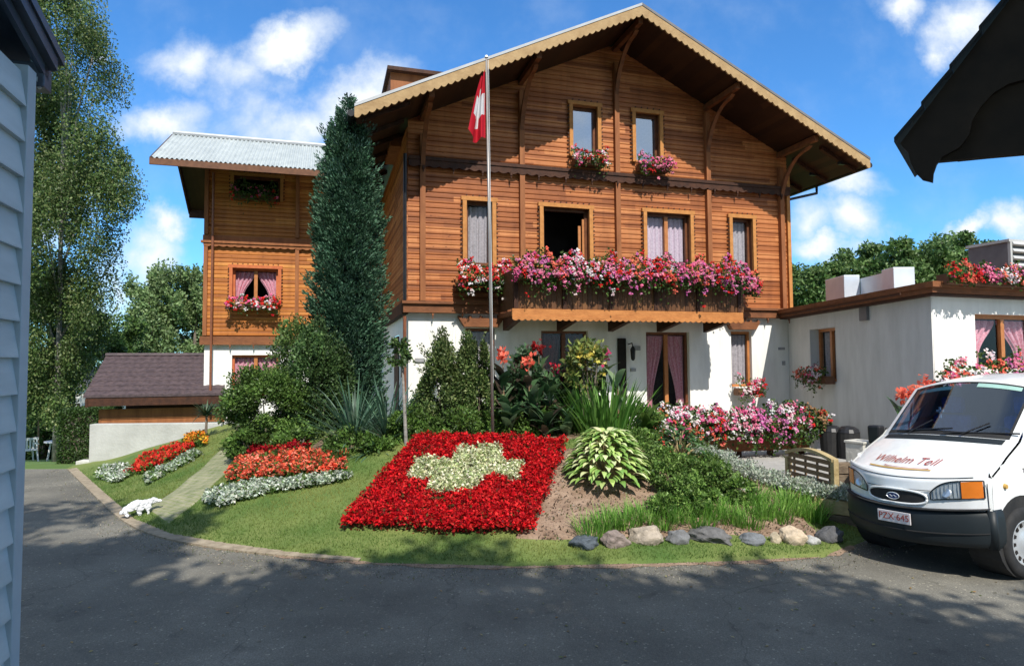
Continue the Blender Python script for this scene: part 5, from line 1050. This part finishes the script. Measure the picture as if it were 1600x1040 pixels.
bedding('white_bedding', 'white flowers at the lower left end of the narrow red strip', [(148, 750), (160, 734), (198, 728), (204, 745), (180, 755)], 2200, SIL+[(.75, .78, .70)], (.02, .12), .045, G_MID, 900, mat='leaf')
bedding('silver_bedding', 'silver leaved plants along the right side of the narrow red strip', [(222, 752), (262, 730), (300, 708), (315, 712), (262, 742), (232, 758)], 1500, SIL, (.02, .1), .045, G_MID, 900, mat='leaf')
# silver border on the sleeper wall
SLP = [Vector((4.3, 7.66, .35)), Vector((3.82, 8.05, .37)), Vector((3.42, 8.6, .42)), Vector((3.15, 9.5, .5)), Vector((2.98, 10.5, .6))]
sw = thing('sleeper_wall', 'low wall of dark weathered sleepers under the silver border plants', 'wall', (4.3, 7.66, 0))
for i, (a, c) in enumerate(zip(SLP[:-1], SLP[1:])):
    d = (c-a).xy.normalized(); nn = Vector((-d.y, d.x, 0))*.12
    for k in range(2):
        h0, h1 = (-.05, a.z*.5) if k == 0 else (a.z*.5+.008, a.z); b = MB(); A_ = a-SLP[0]; C2 = c-SLP[0]
        b.prism([(A_.x, A_.y, h0), (A_.x+nn.x, A_.y+nn.y, h0), (C2.x+nn.x, C2.y+nn.y, h0), (C2.x, C2.y, h0)], (0, 0, h1-h0)); b.build('sleeper', M['sleep'] if k == 0 else M['fence'], sw, bevel=.008)
P = []
for i in range(9500):
    t = rng.random()**1.1*.93+.04; q = t*4; k = min(int(q), 3); p = SLP[k].lerp(SLP[k+1], q-k); P.append((p.x-.02+rng.uniform(-.14, .26), p.y+rng.uniform(-.1, .1), p.z+rng.random()**1.3*(.1+.05*math.sin(t*40))+.01))
P = np.array(P); tag(mesh_np('silver_border', leafquads(P, .045, .022, rng.normal(size=P.shape)+[0, 0, .8]), 4, pick([(.36, .40, .33), (.50, .54, .45), (.26, .32, .22)], len(P)), M['leaf']), 'silver grey border plants running along the top of the sleeper wall', 'border plants', kind='stuff')
# lattice gate panel, stone post, dark bins
gp0, gp1 = Vector((3.72, 8.45, .42)), Vector((3.95, 7.85, .38))
g0, g1 = at(1232, 752, 8.9), at(1306, 772, 7.95); gl = (g1-g0).xy.length
gt = thing('garden_gate', 'low wooden gate panel with arched top and slats beside the silver border', 'gate', (g0.x, g0.y, .38), math.atan2(g1.y-g0.y, g1.x-g0.x))
zt0, zt1 = at(1232, 712, 8.9).z-.38, at(1306, 722, 7.95).z-.38
b = MB(); b.box((gl-.05, -.03, -.05), (gl+.02, .04, zt1+.04)); b.box((-.03, -.03, -.05), (.03, .04, zt0)); b.build('gate_post', M['fence'], gt, bevel=.006)
b = MB(); n = 10
for i in range(n):
    f0, f1 = i/n, (i+1)/n; za = zt0+(zt1-zt0)*f0+.10*math.sin(PI*min(1, f0*.9+.1)); zb_ = zt0+(zt1-zt0)*f1+.10*math.sin(PI*min(1, f1*.9+.1)); b.prism([(gl*f0, -.045, za), (gl*f1, -.045, zb_), (gl*f1, -.045, zb_+.04), (gl*f0, -.045, za+.04)], (0, .09, 0))
b.build('arched_rail', M['fence'], gt)
b = MB()
for k in range(5): zz = .02+k*.085; b.box((.03, -.01, zz), (gl-.05, .01, zz+.055))
for k in range(4): b.box((.1+k*gl/4, .012, 0), (.13+k*gl/4, .03, zt0)); b.build('slats', M['fenced'], gt) if k == 3 else None
b = MB(); b.box((0, 0, 0), (1.5, .1, .16)); b.box((0, 0, .175), (1.5, .1, .32)); p = at(1312, 770, 8.6); o = b.build('timber_kerb', M['sleep'], None, bevel=.008); o.location = (p.x, p.y, .36); o.rotation_euler = (0, 0, .1); tag(o, 'two stacked weathered timbers behind the gate, left of the van', 'timber')
p = at(1345, 735, 9.6); b = MB(); b.box((-.14, -.14, 0), (.14, .14, .44)); b.box((-.155, -.155, .44), (.155, .155, .475)); o = b.build('stone_post', M['stone'], None, bevel=.008); o.location = (p.x, p.y, .38); o.rotation_euler = (0, 0, .5); tag(o, 'short square pale stone post by the annex wall', 'post')
for i, (px, Y) in enumerate(((1299, 11.2), (1326, 11.0), (1385, 10.6))):
    p = at(px, 700, Y); t = thing('black_barrel', ['round topped black bin nearest the terrace planters', 'round topped black bin left of the stone post', 'round topped black bin right of the stone post, behind the van'][i], 'bin', (p.x, p.y, .38), 0, 'black bins along the annex wall')
    b = MB(); b.tube([(0, 0, 0), (0, 0, .3), (0, 0, .44)], [.16, .18, .18], 16); b.build('body', M['rubber'], t, smooth=False); b = MB(); b.tube([(0, 0, .443), (0, 0, .50), (0, 0, .54), (0, 0, .555)], [.185, .16, .1, .02], 16); b.build('lid', M['black'], t)

# ------------------------------------------------------------ flagpole and flag
fp = gpt(770, 692); topp = at(760, 85, 9.3)
t = thing('flagpole', 'slim grey flagpole standing behind the flower bed in front of the chalet', 'flagpole', (fp.x, 9.25, fp.z-.05))
dx = topp.x-fp.x; dz = topp.z-fp.z
b = MB(); b.tube([(0, 0, -.1), (dx*.5, .02, dz*.5), (dx, .05, dz)], [.025, .021, .015], 12); b.build('pole', M['steel'], t, smooth=True)
b = MB(); b.tube([(dx, .05, dz), (dx, .05, dz+.03)], [.028, .02], 10); b.tube([(dx+.03, .02, dz-.05), (dx*.3+.03, 0, .9)], .003, 5); b.build('halyard', M['white'], t)
fm = MB(); NS, NT = 40, 44; PV = {}
for i in range(NS+1):
    for j in range(NT+1):
        s_, t_ = i/NS, j/NT; wid = .05+.20*t_**.8; dropz = -t_*1.02-s_*.10*(1-t_)-.10*s_*math.sin(PI*s_)
        x = -wid*(s_**.8)*(1-.18*math.sin(s_*PI*3)); y = .05*math.sin(s_*PI*5+t_*1.5)*(.35+t_*.8); z = dropz-(.08*s_ if s_ < .6 else .08*.6-.35*(s_-.6))*t_
        fm.v.append((x, y, z))
for i in range(NS):
    for j in range(NT):
        a = i*(NT+1)+j; fm.f.append((a, a+NT+1, a+NT+2, a+1)); s_, t_ = (i+.5)/NS, (j+.5)/NT
        fm.mi.append(1 if ((abs(t_-.5) < .17 and .06 < s_ < .94) or (abs(s_-.5) < .1 and .2 < t_ < .8)) else 0)
M['fred'] = plain('flag_red', (.62, .02, .04), .8, .2); M['fwhite'] = plain('flag_white', (.8, .8, .82), .8, .2)
for k_ in ('fred', 'fwhite'):
    m_ = M[k_]; t_ = m_.node_tree; b_ = t_.nodes['Principled BSDF']; tr_ = nd(t_, 'ShaderNodeBsdfTranslucent'); src = b_.inputs['Base Color'].links[0].from_socket; t_.links.new(src, tr_.inputs[0])
    x_ = nd(t_, 'ShaderNodeMixShader'); x_.inputs[0].default_value = .35; t_.links.new(b_.outputs[0], x_.inputs[1]); t_.links.new(tr_.outputs[0], x_.inputs[2]); t_.links.new(x_.outputs[0], t_.nodes['Material Output'].inputs[0])
fo = fm.build('flag', [M['fred'], M['fwhite']], None, smooth=True); ft = at(759, 108, 9.3); fo.location = (ft.x-.01, 9.29, ft.z); tag(fo, 'red flag with a white cross hanging limp from the flagpole', 'flag')

# ------------------------------------------------------------ white ornament by the kerb
g = gpt(222, 803); me = bpy.data.meshes.new('garden_ornament')
vs = [(.0, 0, .24), (-.14, .0, .23), (-.26, 0, .15), (-.33, 0, .06), (.12, 0, .27), (.20, 0, .31), (.29, -.02, .29), (-.03, -.07, .12), (-.02, -.09, .0), (.10, -.07, .14), (.12, -.09, .01), (-.24, -.08, .08), (-.2, -.1, .0), (.16, .04, .36), (.12, -.04, .33)]
ed = [(0, 1), (1, 2), (2, 3), (0, 4), (4, 5), (5, 6), (0, 7), (7, 8), (4, 9), (9, 10), (2, 11), (11, 12), (5, 13), (5, 14)]
me.from_pydata(vs, ed, []); o = link('garden_ornament', me, M['orn']); sk = o.modifiers.new('skin', 'SKIN')
rs = [.085, .095, .07, .03, .075, .05, .025, .045, .03, .035, .022, .04, .025, .02, .012]
for v, r_ in zip(me.skin_vertices[0].data, rs): v.radius = (r_, r_)
me.skin_vertices[0].data[0].use_root = True; o.modifiers.new('sub', 'SUBSURF').levels = 3; o.modifiers['sub'].render_levels = 3; tx = bpy.data.textures.new('lumps', 'CLOUDS'); tx.noise_scale = .07; dp = o.modifiers.new('lumps', 'DISPLACE'); dp.texture = tx; dp.strength = .08; dp.mid_level = .5
o.location = (g.x-.0, g.y, g.z-.01); o.scale = (.76, .76, .60); o.rotation_euler = (0, 0, .35); tag(o, 'white painted garden ornament shaped like a small animal beside the paver path', 'ornament')

# ------------------------------------------------------------ grass blades over the lawn
n = 120000; X = rng.uniform(-9, 4.2, n*2); Y = rng.uniform(6.45, 12.5, n*2)*1.0; w_ = rng.random(n*2) < np.clip(1.6-(Y-6.4)/4.5, .12, 1); X, Y = X[w_], Y[w_]; Z = hgt(X, Y)
k = (Z > .03) & ~((X < -5.3) & (Y > 13))
for poly in (FB, [(832, 848), (1300, 848), (1180, 748), (868, 728)], [(230, 797), (262, 820), (396, 702), (350, 702)]):
    k &= ~inpoly(X, Y, [gpt(*p) for p in poly])
X, Y, Z = X[k][:n], Y[k][:n], Z[k][:n]; m_ = len(X); P = np.stack([X, Y, Z-.004], 1); D = unit(rng.normal(size=(m_, 3))*[.55, .55, .1]+[0, 0, 1]); hh = rng.uniform(.02, .05, m_)[:, None]; sd = unit(np.cross(D, rng.normal(size=(m_, 3))))*.0035
tri = np.stack([P-sd, P+sd, P+D*hh], 1)
pt = .5+.5*np.sin(X*1.3+np.sin(Y*2.1)*1.5)*np.cos(Y*1.7+X*.6); gc = pick([(.06, .13, .018), (.085, .17, .026), (.12, .19, .04)], m_)*(1-.0*pt[:, None])+pt[:, None]**3*np.array([.16, .09, .035]); mesh = mesh_np('grass', tri, 3, np.clip(gc, 0, 1), M['grass'])
tag(mesh, 'short mown grass of the sloping lawn', 'grass', kind='stuff')

P = scatter([(835, 846), (1290, 846), (1180, 750), (880, 705)], 5200, .016); m_ = len(P)
tag(mesh_np('soil_crumbs', leafquads(P, rng.uniform(.012, .04, m_), .022, rng.normal(size=P.shape), .5), 4, pick([(.20, .13, .09), (.32, .23, .16), (.14, .09, .06), (.26, .22, .18), (.10, .12, .04)], m_), M['leaf']), 'crumbs of dry soil and mulch lying on the bare bed', 'mulch', kind='stuff')
q_ = rng.random(5000)*(len(KPTS)-2); i_ = q_.astype(int); P = KPTS[i_]+(KPTS[i_+1]-KPTS[i_])*(q_-i_)[:, None]-KNR[i_]*(rng.random((5000, 1))**2*.55-.04); P = np.concatenate([P, np.full((5000, 1), .004)+rng.random((5000, 1))*.01], 1)
tag(mesh_np('road_grit', leafquads(P, rng.uniform(.006, .02, 5000), .012, rng.normal(size=P.shape), .4), 4, pick([(.30, .25, .18), (.42, .36, .27), (.2, .16, .1), (.12, .15, .05)], 5000), M['leaf']), 'sandy grit and grass bits along the edge of the asphalt', 'grit', kind='stuff')
# ------------------------------------------------------------ white van
M['paint'] = plain('white_car_paint', (.80, .81, .80), .25, .5); M['paint'].node_tree.nodes['Principled BSDF'].inputs['Coat Weight'].default_value = .6
M['bump'] = plain('dark_bumper_plastic', (.014, .019, .022), .5, .3); M['amber'] = plain('amber_lens', (.75, .20, .02), .2, .6); M['chrome'] = plain('lamp_reflector', (.72, .75, .77), .2, .5, .2)
M['lens'] = glass_mat('lamp_lens', (.85, .88, .9), 2.4); M['hub'] = plain('silver_hubcap', (.62, .64, .66), .3, .5, .5); M['cab'] = noise_mat('dark_cab_interior', (.010, .013, .016), (.035, .045, .06), 4)
M['plate'] = plain('number_plate', (.72, .66, .66), .4); M['txtred'] = plain('red_lettering', (.34, .05, .03), .4); M['gold'] = plain('gold_stripe', (.55, .33, .08), .4); M['badge'] = plain('blue_badge', (.03, .06, .2), .25, .5)
M['stick'] = plain('green_sticker', (.35, .55, .48), .5); M['blue'] = noise_mat('blue_cloth', (.03, .09, .35), (.08, .24, .65), 14)
vr = thing('van', 'white van parked at the right edge with red and gold lettering on its bonnet', 'van', (3.82, 6.43, 0), rad(-155.9)); vr.rotation_euler = (rad(2.6), 0, rad(-155.9)); vr.location.z = -.03
HWV = .735
def ys(z): return HWV-.02*max(0, .55-z)/.25 if z < 1.05 else HWV-(z-1.05)*.125
PF = [(0, .32), (.0, .50), (-.0, .62), (-.005, .80), (-.02, .885), (-.06, .935), (-.17, .99), (-.42, 1.13), (-.72, 1.275)]
def nose(y): return -.50*y*y-1.6*max(0, abs(y)-.60)**2
def front(u, v):
    """u 0..1 across (right to left of van), v 0..1 along the profile"""
    k = v*(len(PF)-1); i = min(int(k), len(PF)-2); f = k-i; dx = PF[i][0]*(1-f)+PF[i+1][0]*f; z = PF[i][1]*(1-f)+PF[i+1][1]*f
    s_ = (u-.5)*2; y = s_*(ys(z)-(.02 if z > .9 else 0)); tilt = 0.055*abs(s_)**1.5 if z < .95 else 0.0
    cur = nose(y)*(1-.42*max(0, v-.5)/.5); return (dx+cur, y, z+(.05*(s_*s_) if .6 < z < .95 else 0)-(.03*s_*s_ if z >= .95 else 0)*((z-.95)/.3 if z < 1.25 else 1))
b = MB(); b.grid(front, 40, 40); b.build('bonnet', M['paint'], vr, smooth=True)
A0 = front(0, 1); WB = -.72
def wsx(u, v):
    s_ = (u-.5)*2; z = 1.275+.58*v; hw = (ys(1.275)-.02)*(1-v)+.655*v; y = s_*hw
    return (-.72+nose(y)*.58*(1-.35*v)-.62*v, y, z-.03*s_*s_*(1-v)-.10*s_*s_*v)
def ws_in(e0, e1, f0, f1, off=0): return lambda u, v: tuple(a+b_ for a, b_ in zip(wsx(e0+(e1-e0)*u, f0+(f1-f0)*v), (off*.6, 0, off)))
b = MB()
for (a0, a1, c0, c1) in ((0, .045, 0, 1), (.955, 1, 0, 1), (.045, .955, .955, 1)): b.grid(ws_in(a0, a1, c0, c1), 14 if a1-a0 > .1 else 2, 6 if c1-c0 > .1 else 2)
b.grid(ws_in(.045, .955, 0, .02), 20, 1); b.build('windscreen_pillar', M['paint'], vr, smooth=True)
b = MB(); b.grid(ws_in(.045, .955, .02, .955), 24, 12); w_ = b.build('windscreen', M['wind'], vr, smooth=True)
b = MB()
for q in ((.045, .06, .02, .955), (.94, .955, .02, .955), (.045, .955, .02, .09), (.045, .955, .93, .955)): b.grid(ws_in(*q, .003), 20, 6)
b.build('windscreen_seal', M['rubber'], w_)
b = MB(); b.grid(ws_in(.10, .40, .83, .90, -.006), 8, 2); st_ = b.build('sticker', M['stick'], w_)
b = MB(); b.grid(ws_in(.60, .9, .86, .925, .004), 8, 2); b.build('sun_strip', M['stick'], w_)
# dark cab: dashboard, seats, rear bulkhead, cloth
b = MB(); b.box((-2.3, -.62, .9), (-2.25, .62, 1.8)); b.box((-1.15, -.66, 1.0), (-.95, .66, 1.22)); b.poly([(-2.3, -.70, .6), (-.6, -.70, .6), (-.8, .70, .6), (-2.3, .70, .6)]); b.build('cab_interior', M['cab'], vr)
for yv in (-.38, .38):
    b = MB(); b.box((-1.75, yv-.22, .6), (-1.6, yv+.22, 1.45)); b.box((-1.72, yv-.12, 1.47), (-1.62, yv+.12, 1.66)); b.build('seat', M['blue'], vr, bevel=.04)
b = MB(); b.box((-1.12, -.35, 1.225), (-.98, .05, 1.30)); b.build('dashboard_cloth', M['blue'], vr, bevel=.01)
b = MB(); b.prism([(-1.1, .15, 1.222), (-.82, .2, 1.225), (-.82, .55, 1.225), (-1.1, .6, 1.222)], (0, 0, .012)); b.build('dash_reflection', M['plaque'], vr)  # pale sheet added to stand in for the bright dash reflection in the windscreen
b = MB(); b.tube([(-1.2+.16*math.sin(a)*.4, .38+.16*math.cos(a), 1.2+.16*math.sin(a)) for a in np.linspace(0, 2*PI, 24)], .012, 6); b.build('steering_wheel', M['rubber'], vr)
# mirror cross ornament hanging inside
b = MB(); b.box((-1.13, -.205, 1.44), (-1.12, -.185, 1.56)); b.box((-1.13, -.235, 1.505), (-1.12, -.155, 1.53)); b.build('hanging_cross', M['white'], vr)
# roof
def roof(u, v):
    s_ = (u-.5)*2; y = s_*.655; x0 = wsx(u, 1); xe = -4.7; x = x0[0]+(xe-x0[0])*v; return (x, y, x0[2]+(.06+.06*(1-s_*s_)*0)*math.sin(min(1, v*5)*PI/2)-.0)
b = MB(); b.grid(roof, 16, 20); b.build('roof', M['paint'], vr, smooth=True)
# sides with wheel arches, glazing left out of the upper side
R_ = .327; WX = (-.72, -3.55)
def side(sg):
    y0 = sg*HWV; b = MB(); low = []; n = 18
    fx = lambda z: front(1, 0)[0] if z < .9 else None
    xs0 = nose(HWV)
    low.append((xs0, .62))
    low.append((xs0, .36))
    for cxw in WX:
        for k in range(n+1): a = PI*k/n; low.append((cxw+.415*math.cos(a), max(.36, .36+.40*math.sin(a)) if True else 0))
    low += [(-4.68, .36), (-4.7, 1.05)]
    up = []
    for v in np.linspace(1, .45, 14):
        p = front(1, v); 
        if p[2] <= 1.05 and p[2] > .62: up.append((p[0], p[2]))
    poly = low+[(up[0][0], 1.05)]+up
    tess = geometry.tessellate_polygon([[Vector((x, 0, z)) for x, z in poly]])
    for tri_ in tess: b.poly([(poly[i][0], y0, poly[i][1]) for i in tri_])
    # upper side: strips following bonnet edge and pillar up to the roof
    cols = [(front(1, v)[0], front(1, v)[2]) for v in np.linspace(.8, 1, 8)]+[(wsx(1, v)[0], wsx(1, v)[2]) for v in np.linspace(.1, 1, 10)]
    q = [(-4.7, 1.05)]+[(up[0][0], 1.05)]+[c for c in cols if c[1] > 1.055]+[(-4.7, roof(1, 1)[2])]
    for tri_ in geometry.tessellate_polygon([[Vector((x, 0, z)) for x, z in q]]): b.poly([(q[i][0], sg*(ys(q[i][1])-(.02 if q[i][1] > 1.3 else .0)), q[i][1]) for i in tri_])
    return b.build('side_panel', M['paint'], vr)
side(1); side(-1)
b = MB(); b.box((-4.72, -.74, .36), (-4.69, .74, 1.85)); b.build('rear_panel', M['paint'], vr)
b = MB(); b.box((-4.6, -.70, .30), (-.35, .70, .56)); b.build('underbody', M['rubber'], vr)
for sg in (-1, 1):
    for cxw in WX: b = MB(); b.tube([(cxw, sg*.45, .40), (cxw, sg*.73, .40)], .40, 24); b.build('wheel_arch', M['rubber'], vr)
b = MB(); yy0 = HWV-.02
b.poly([(-1.05, yy0+.012, 1.16), (-1.9, yy0+.012, 1.16), (-1.9, yy0-.065, 1.74), (-1.42, yy0-.065, 1.74)]); b.poly([(-2.0, yy0+.012, 1.16), (-4.4, yy0+.012, 1.16), (-4.4, yy0-.065, 1.74), (-2.0, yy0-.065, 1.74)]); b.build('side_glass', M['cab'], vr)
# bumper following the nose
def strip(z0, z1, off, y0=-.73, y1=.73, zr=1, lift=0):
    def f(u, v): y = y0+(y1-y0)*u; s_ = y/HWV; return (nose(y)+off*math.sin(PI*min(max(v, .001), .999))**.35, y, z0+(z1-z0)*v+lift*s_*s_)
    return f
b = MB(); b.grid(strip(.295, .625, .055, lift=.03), 50, 14)
for sg in (-1, 1):
    xb = nose(.73); b.grid(lambda u, v, sg=sg: (xb+(-.42-xb)*u, sg*(.732+.03*math.sin(PI*v)**.4), .315+(.67-.315)*v), 6, 8)
b.tube([(nose(.732)+.012, .723, .315), (nose(.732)+.012, .723, .655)], .045, 12); b.build('bumper', M['bump'], vr, smooth=True)
b = MB(); b.grid(strip(.40, .425, .068, lift=.045), 50, 3); b.grid(strip(.615, .635, .062, lift=.045), 50, 3); b.build('bumper_moulding', M['rubber'], vr)
# grille: oval opening with white rim, badge
def oval(off, rx, rz, zc, n=40, ex=2.8):
    return [(nose(rx*math.copysign(abs(math.cos(a))**(2/ex), math.cos(a)))+off, rx*math.copysign(abs(math.cos(a))**(2/ex), math.cos(a)), zc+rz*math.copysign(abs(math.sin(a))**(2/ex), math.sin(a))) for a in np.linspace(0, 2*PI, n, endpoint=False)]
GZ = .725
b = MB(); b.tube(oval(.006, .30, .068, GZ)+oval(.006, .30, .068, GZ)[:1], .012, 8); b.build('grille_rim', M['paint'], vr, smooth=True)
b = MB(); b.grid(lambda u, v: (nose(.295*(2*u-1))+.008, .295*(2*u-1), GZ+.063*(2*v-1)*max(.0, 1-abs(2*u-1)**2.8)**(1/2.8)), 30, 4); gr = b.build('grille', M['rubber'], vr)
b = MB(); b.tube([(.006, 0, GZ), (.022, 0, GZ)], .001, 4); b.poly([(.024, .062*math.cos(a), GZ+.03*math.sin(a)) for a in np.linspace(0, 2*PI, 28, endpoint=False)]); bd = b.build('badge', M['badge'], gr)
b = MB(); b.tube([(.026, .064*math.cos(a), GZ+.032*math.sin(a)) for a in np.linspace(0, 2*PI, 29)], .004, 6); b.tube([(.027, -.04+.08*t_, GZ+.008*math.sin(t_*12)) for t_ in np.linspace(0, 1, 16)], .003, 5); b.build('badge_rim', M['chrome'], bd)
# seam lines
for L_ in ([(nose(y)+.004, y, .80+.03*(y/HWV)**2) for y in np.linspace(-.33, .33, 14)], [(nose(.715)+.004, .715, z) for z in (.64, .72, .80, .90)], [(nose(.715)+.004, -.715, z) for z in (.64, .72, .80, .90)],
           [(-1.28, HWV+.002, .45), (-1.25, HWV+.002, 1.1)], [tuple(Vector(front(u, .56))+Vector((.004, 0, .003))) for u in np.linspace(.06, .94, 30)]):
    b = MB(); b.tube(L_, .0035, 5); b.build('panel_gap', M['bump'], vr)
for sg in (1, -1):
    # headlight unit: reflector, lens, amber indicator, all following the nose
    lift = .035
    hl = MB(); hl.grid(lambda u, v, sg=sg: (nose(.33+.22*u)+.004, sg*(.33+.22*u), .725+.155*v*(1-.6*(1-u)**3)+lift*u), 12, 6); h_ = hl.build('headlight', M['chrome'], vr, smooth=True)
    hb_ = MB(); c_ = []
    hb_.tube([(nose(.33+.22*q)+.012, sg*(.33+.22*q), .725+.155*(1-.6*(1-q)**3)+lift*q) for q in np.linspace(0, 1, 12)], .006, 6)
    for (y0, z0, y1, z1) in ((.33, .725, .33, .787), (.33, .725, .70, .77), (.55, .915, .70, .925), (.70, .77, .70, .925), (.555, .75, .555, .91)):
        hb_.tube([(nose(y0+(y1-y0)*k/5)+.008, sg*(y0+(y1-y0)*k/5), z0+(z1-z0)*k/5) for k in range(6)], .006, 6)
    hb_.build('headlight_bezel', M['bump'], h_)
    hr = MB(); hr.tube([(nose(.45)+.006, sg*.45, .80), (nose(.45)+.013, sg*.45, .802)], [.05, .042], 20)
    for k in range(7): yq = .355+k*.03; hr.tube([(nose(yq)+.006, sg*yq, .735+lift*k/7), (nose(yq)+.010, sg*yq, .80+lift*k/7), (nose(yq)+.006, sg*yq, .80+.07*min(1, .3+k/6)+lift*k/7)], .0035, 5)
    hr.build('lamp_ribs', M['hub'], h_)
    ln_ = MB(); ln_.grid(lambda u, v, sg=sg: (nose(.33+.22*u)+.018, sg*(.33+.22*u), .725+.155*v*(1-.6*(1-u)**3)+lift*u), 12, 4); ln_.build('lens', M['lens'], h_)
    am = MB(); am.grid(lambda u, v, sg=sg: (nose(.56+.135*u)+.012, sg*(.56+.135*u), .752+.015*u+.155*v), 8, 4); am.build('indicator', M['amber'], vr, smooth=True)
    si = MB(); si.tube([(-.50, sg*(HWV), .86), (-.50, sg*(HWV+.02), .86)], [.028, .02], 12); si.build('side_repeater', M['amber'] if False else M['gold'], vr)
    mi = MB(); mi.box((-1.05, sg*.80 if sg > 0 else -.96, 1.12), (-.93, .96 if sg > 0 else -.80, 1.34)); mi.box((-1.02, min(sg*.72, sg*.81), 1.16), (-.97, max(sg*.72, sg*.81), 1.22)); mi.build('wing_mirror', M['black'], vr, bevel=.03)
def wheel(x, sg):
    w = thing('wheel', None, None, (x, sg*.635, R_)); w.parent = vr
    b = MB(); n = 40
    prof = [(.0, .20), (.0, .30), (.02, .322), (.05, R_), (.07, R_-.006), (.09, R_), (.11, R_-.006), (.13, R_), (.155, .322), (.175, .30), (.178, .26), (.165, .205)]
    b.grid(lambda u, v: ((lambda p: (p[1]*math.cos(2*PI*u), sg*(p[0]-.05), p[1]*math.sin(2*PI*u)))((lambda k: (prof[k][0], prof[k][1]))(min(round(v*(len(prof)-1)), len(prof)-1)))), n, len(prof)-1); b.build('tyre', M['rubber'], w, smooth=True)
    b = MB(); hp = [(.11, .21), (.118, .20), (.105, .185), (.10, .15), (.112, .09), (.122, .05), (.124, .001)]
    b.grid(lambda u, v: ((lambda p: (p[1]*math.cos(2*PI*u), sg*p[0], p[1]*math.sin(2*PI*u)))(hp[min(round(v*(len(hp)-1)), len(hp)-1)])), n, len(hp)-1); hc = b.build('hubcap', M['hub'], w, smooth=True)
    b = MB()
    for k in range(14): a = 2*PI*k/14; R2 = Matrix.Rotation(-a, 3, 'Y'); b.box((.148, sg*.104-.006, -.014), (.182, sg*.104+.009, .014), R2, (0, sg*.104, 0))
    b.build('hubcap_slots', M['void'], hc)
for x in WX:
    for sg in (1, -1): wheel(x, sg)
# number plate and writing
def text(body, size, mat, parent, mw, name='lettering', shear=0, ext=.001):
    cu = bpy.data.curves.new('t', 'FONT'); cu.body = body; cu.size = size; cu.shear = shear; cu.extrude = ext; cu.align_x = 'CENTER'; cu.align_y = 'CENTER'
    to = bpy.data.objects.new('t', cu); COL.objects.link(to); bpy.context.view_layer.update(); me = bpy.data.meshes.new_from_object(to.evaluated_get(bpy.context.evaluated_depsgraph_get())); bpy.data.objects.remove(to)
    o = link(name, me, mat, parent); o.matrix_local = mw; return o
b = MB(); b.box((.055, -.17, .47), (.066, .17, .58)); pt_ = b.build('number_plate', M['plate'], vr, bevel=.004); pt_.location = (0, .02, .0)
Mf = Matrix(((0, 0, 1, .068), (1, 0, 0, 0), (0, 1, 0, .525), (0, 0, 0, 1)))
text('PZX·645', .088, M['txtred'], pt_, Mf, 'plate_characters')
# bonnet lettering, bent onto the bonnet surface
def on_bonnet(s, zz, lift=.003):
    vs_ = np.linspace(.6, 1, 41); k = np.argmin([abs(front(.5+s/2, v)[2]-zz) for v in vs_]); v = vs_[k]; f0 = front(.5+s/2, v); f1 = front(.5+s/2, min(v+.02, 1)); f_1 = front(.5+s/2, max(v-.02, 0)); tt = (Vector(f1)-Vector(f_1)).normalized(); nrm = Vector((0, 1, 0)).cross(tt)*-1
    if nrm.x < 0: nrm = -nrm
    return Vector(f0)+nrm*lift
def bent_text(body, size, s_c, z_c, mat, name, shear=.3):
    o = text(body, size, mat, vr, Matrix.Identity(4), name, shear, 0)
    bm = bmesh.new(); bm.from_mesh(o.data); bmesh.ops.subdivide_edges(bm, edges=bm.edges, cuts=1)
    for v in bm.verts: p = Vector(v.co); v.co = surf(s_c+p.x/HWV, z_c+p.y)
    bm.to_mesh(o.data); bm.free(); return o
def surf(s, q):
    """q = distance up the bonnet in metres from z .95"""
    best = .6+.4*q/.72; f0 = Vector(front(.5+s/2, min(max(best, 0), 1))); return f0+Vector((.008, 0, .006))
bent_text('Wilhelm Tell', .135, -.10, .36, M['txtred'], 'lettering', .35)
b = MB()
def stripe(q0, q1, s0, s1, bow):
    return lambda u, v: tuple(surf(s0+(s1-s0)*u, q0+(q1-q0)*v-bow*math.sin(PI*u)))
b.grid(stripe(.215, .25, -.56, .38, .03), 24, 2); b.build('gold_stripe', M['gold'], vr)
b = MB(); b.grid(stripe(.262, .278, -.3, .34, .022), 24, 1); b.build('dark_stripe', M['txtred'], vr)
for s_ in (-.45, .35):
    b = MB(); p = [wsx(.5+s_/2+k*.035, .03+k*.055) for k in range(5)]; b.tube([(x+.02, y, z+.012) for x, y, z in p], .007, 6); q = wsx(.5+s_/2-.12, .05); r2 = wsx(.5+s_/2+.33, .12); b.tube([(q[0]+.03, q[1], q[2]+.015), (r2[0]+.03, r2[1], r2[2]+.015)], .009, 6); b.build('wiper', M['black'], vr)
b = MB(); b.grid(lambda u, v: tuple(Vector(front(.06+.88*u, .965+.035*v))+Vector((.0, 0, .008))), 20, 2); b.build('scuttle', M['bump'], vr)
text('Taxi', .06, M['bump'], vr, Matrix(((-1, 0, 0, -.85), (0, 0, 1, HWV+.002), (0, 1, 0, .98), (0, 0, 0, 1))), 'side_lettering')

n = 420; X = rng.uniform(-9, 7, n); Y = 6.4-rng.random(n)**1.5*3.2+np.where(X < -3, (-3-X)*.6, 0); P = np.stack([X, Y, .002+rng.random(n)*.006], 1); k = hgt(X, Y) < .0; P = P[k]
tag(mesh_np('leaf_litter', leafquads(P, rng.uniform(.02, .045, len(P)), .02, rng.normal(size=P.shape)*[1, 1, .12], .1, flat=2), 4, pick([(.30, .20, .08), (.22, .15, .07), (.36, .30, .12), (.14, .16, .05)], len(P)), M['leaf']), 'scattered dry leaves and grit lying on the asphalt', 'leaves', kind='stuff')
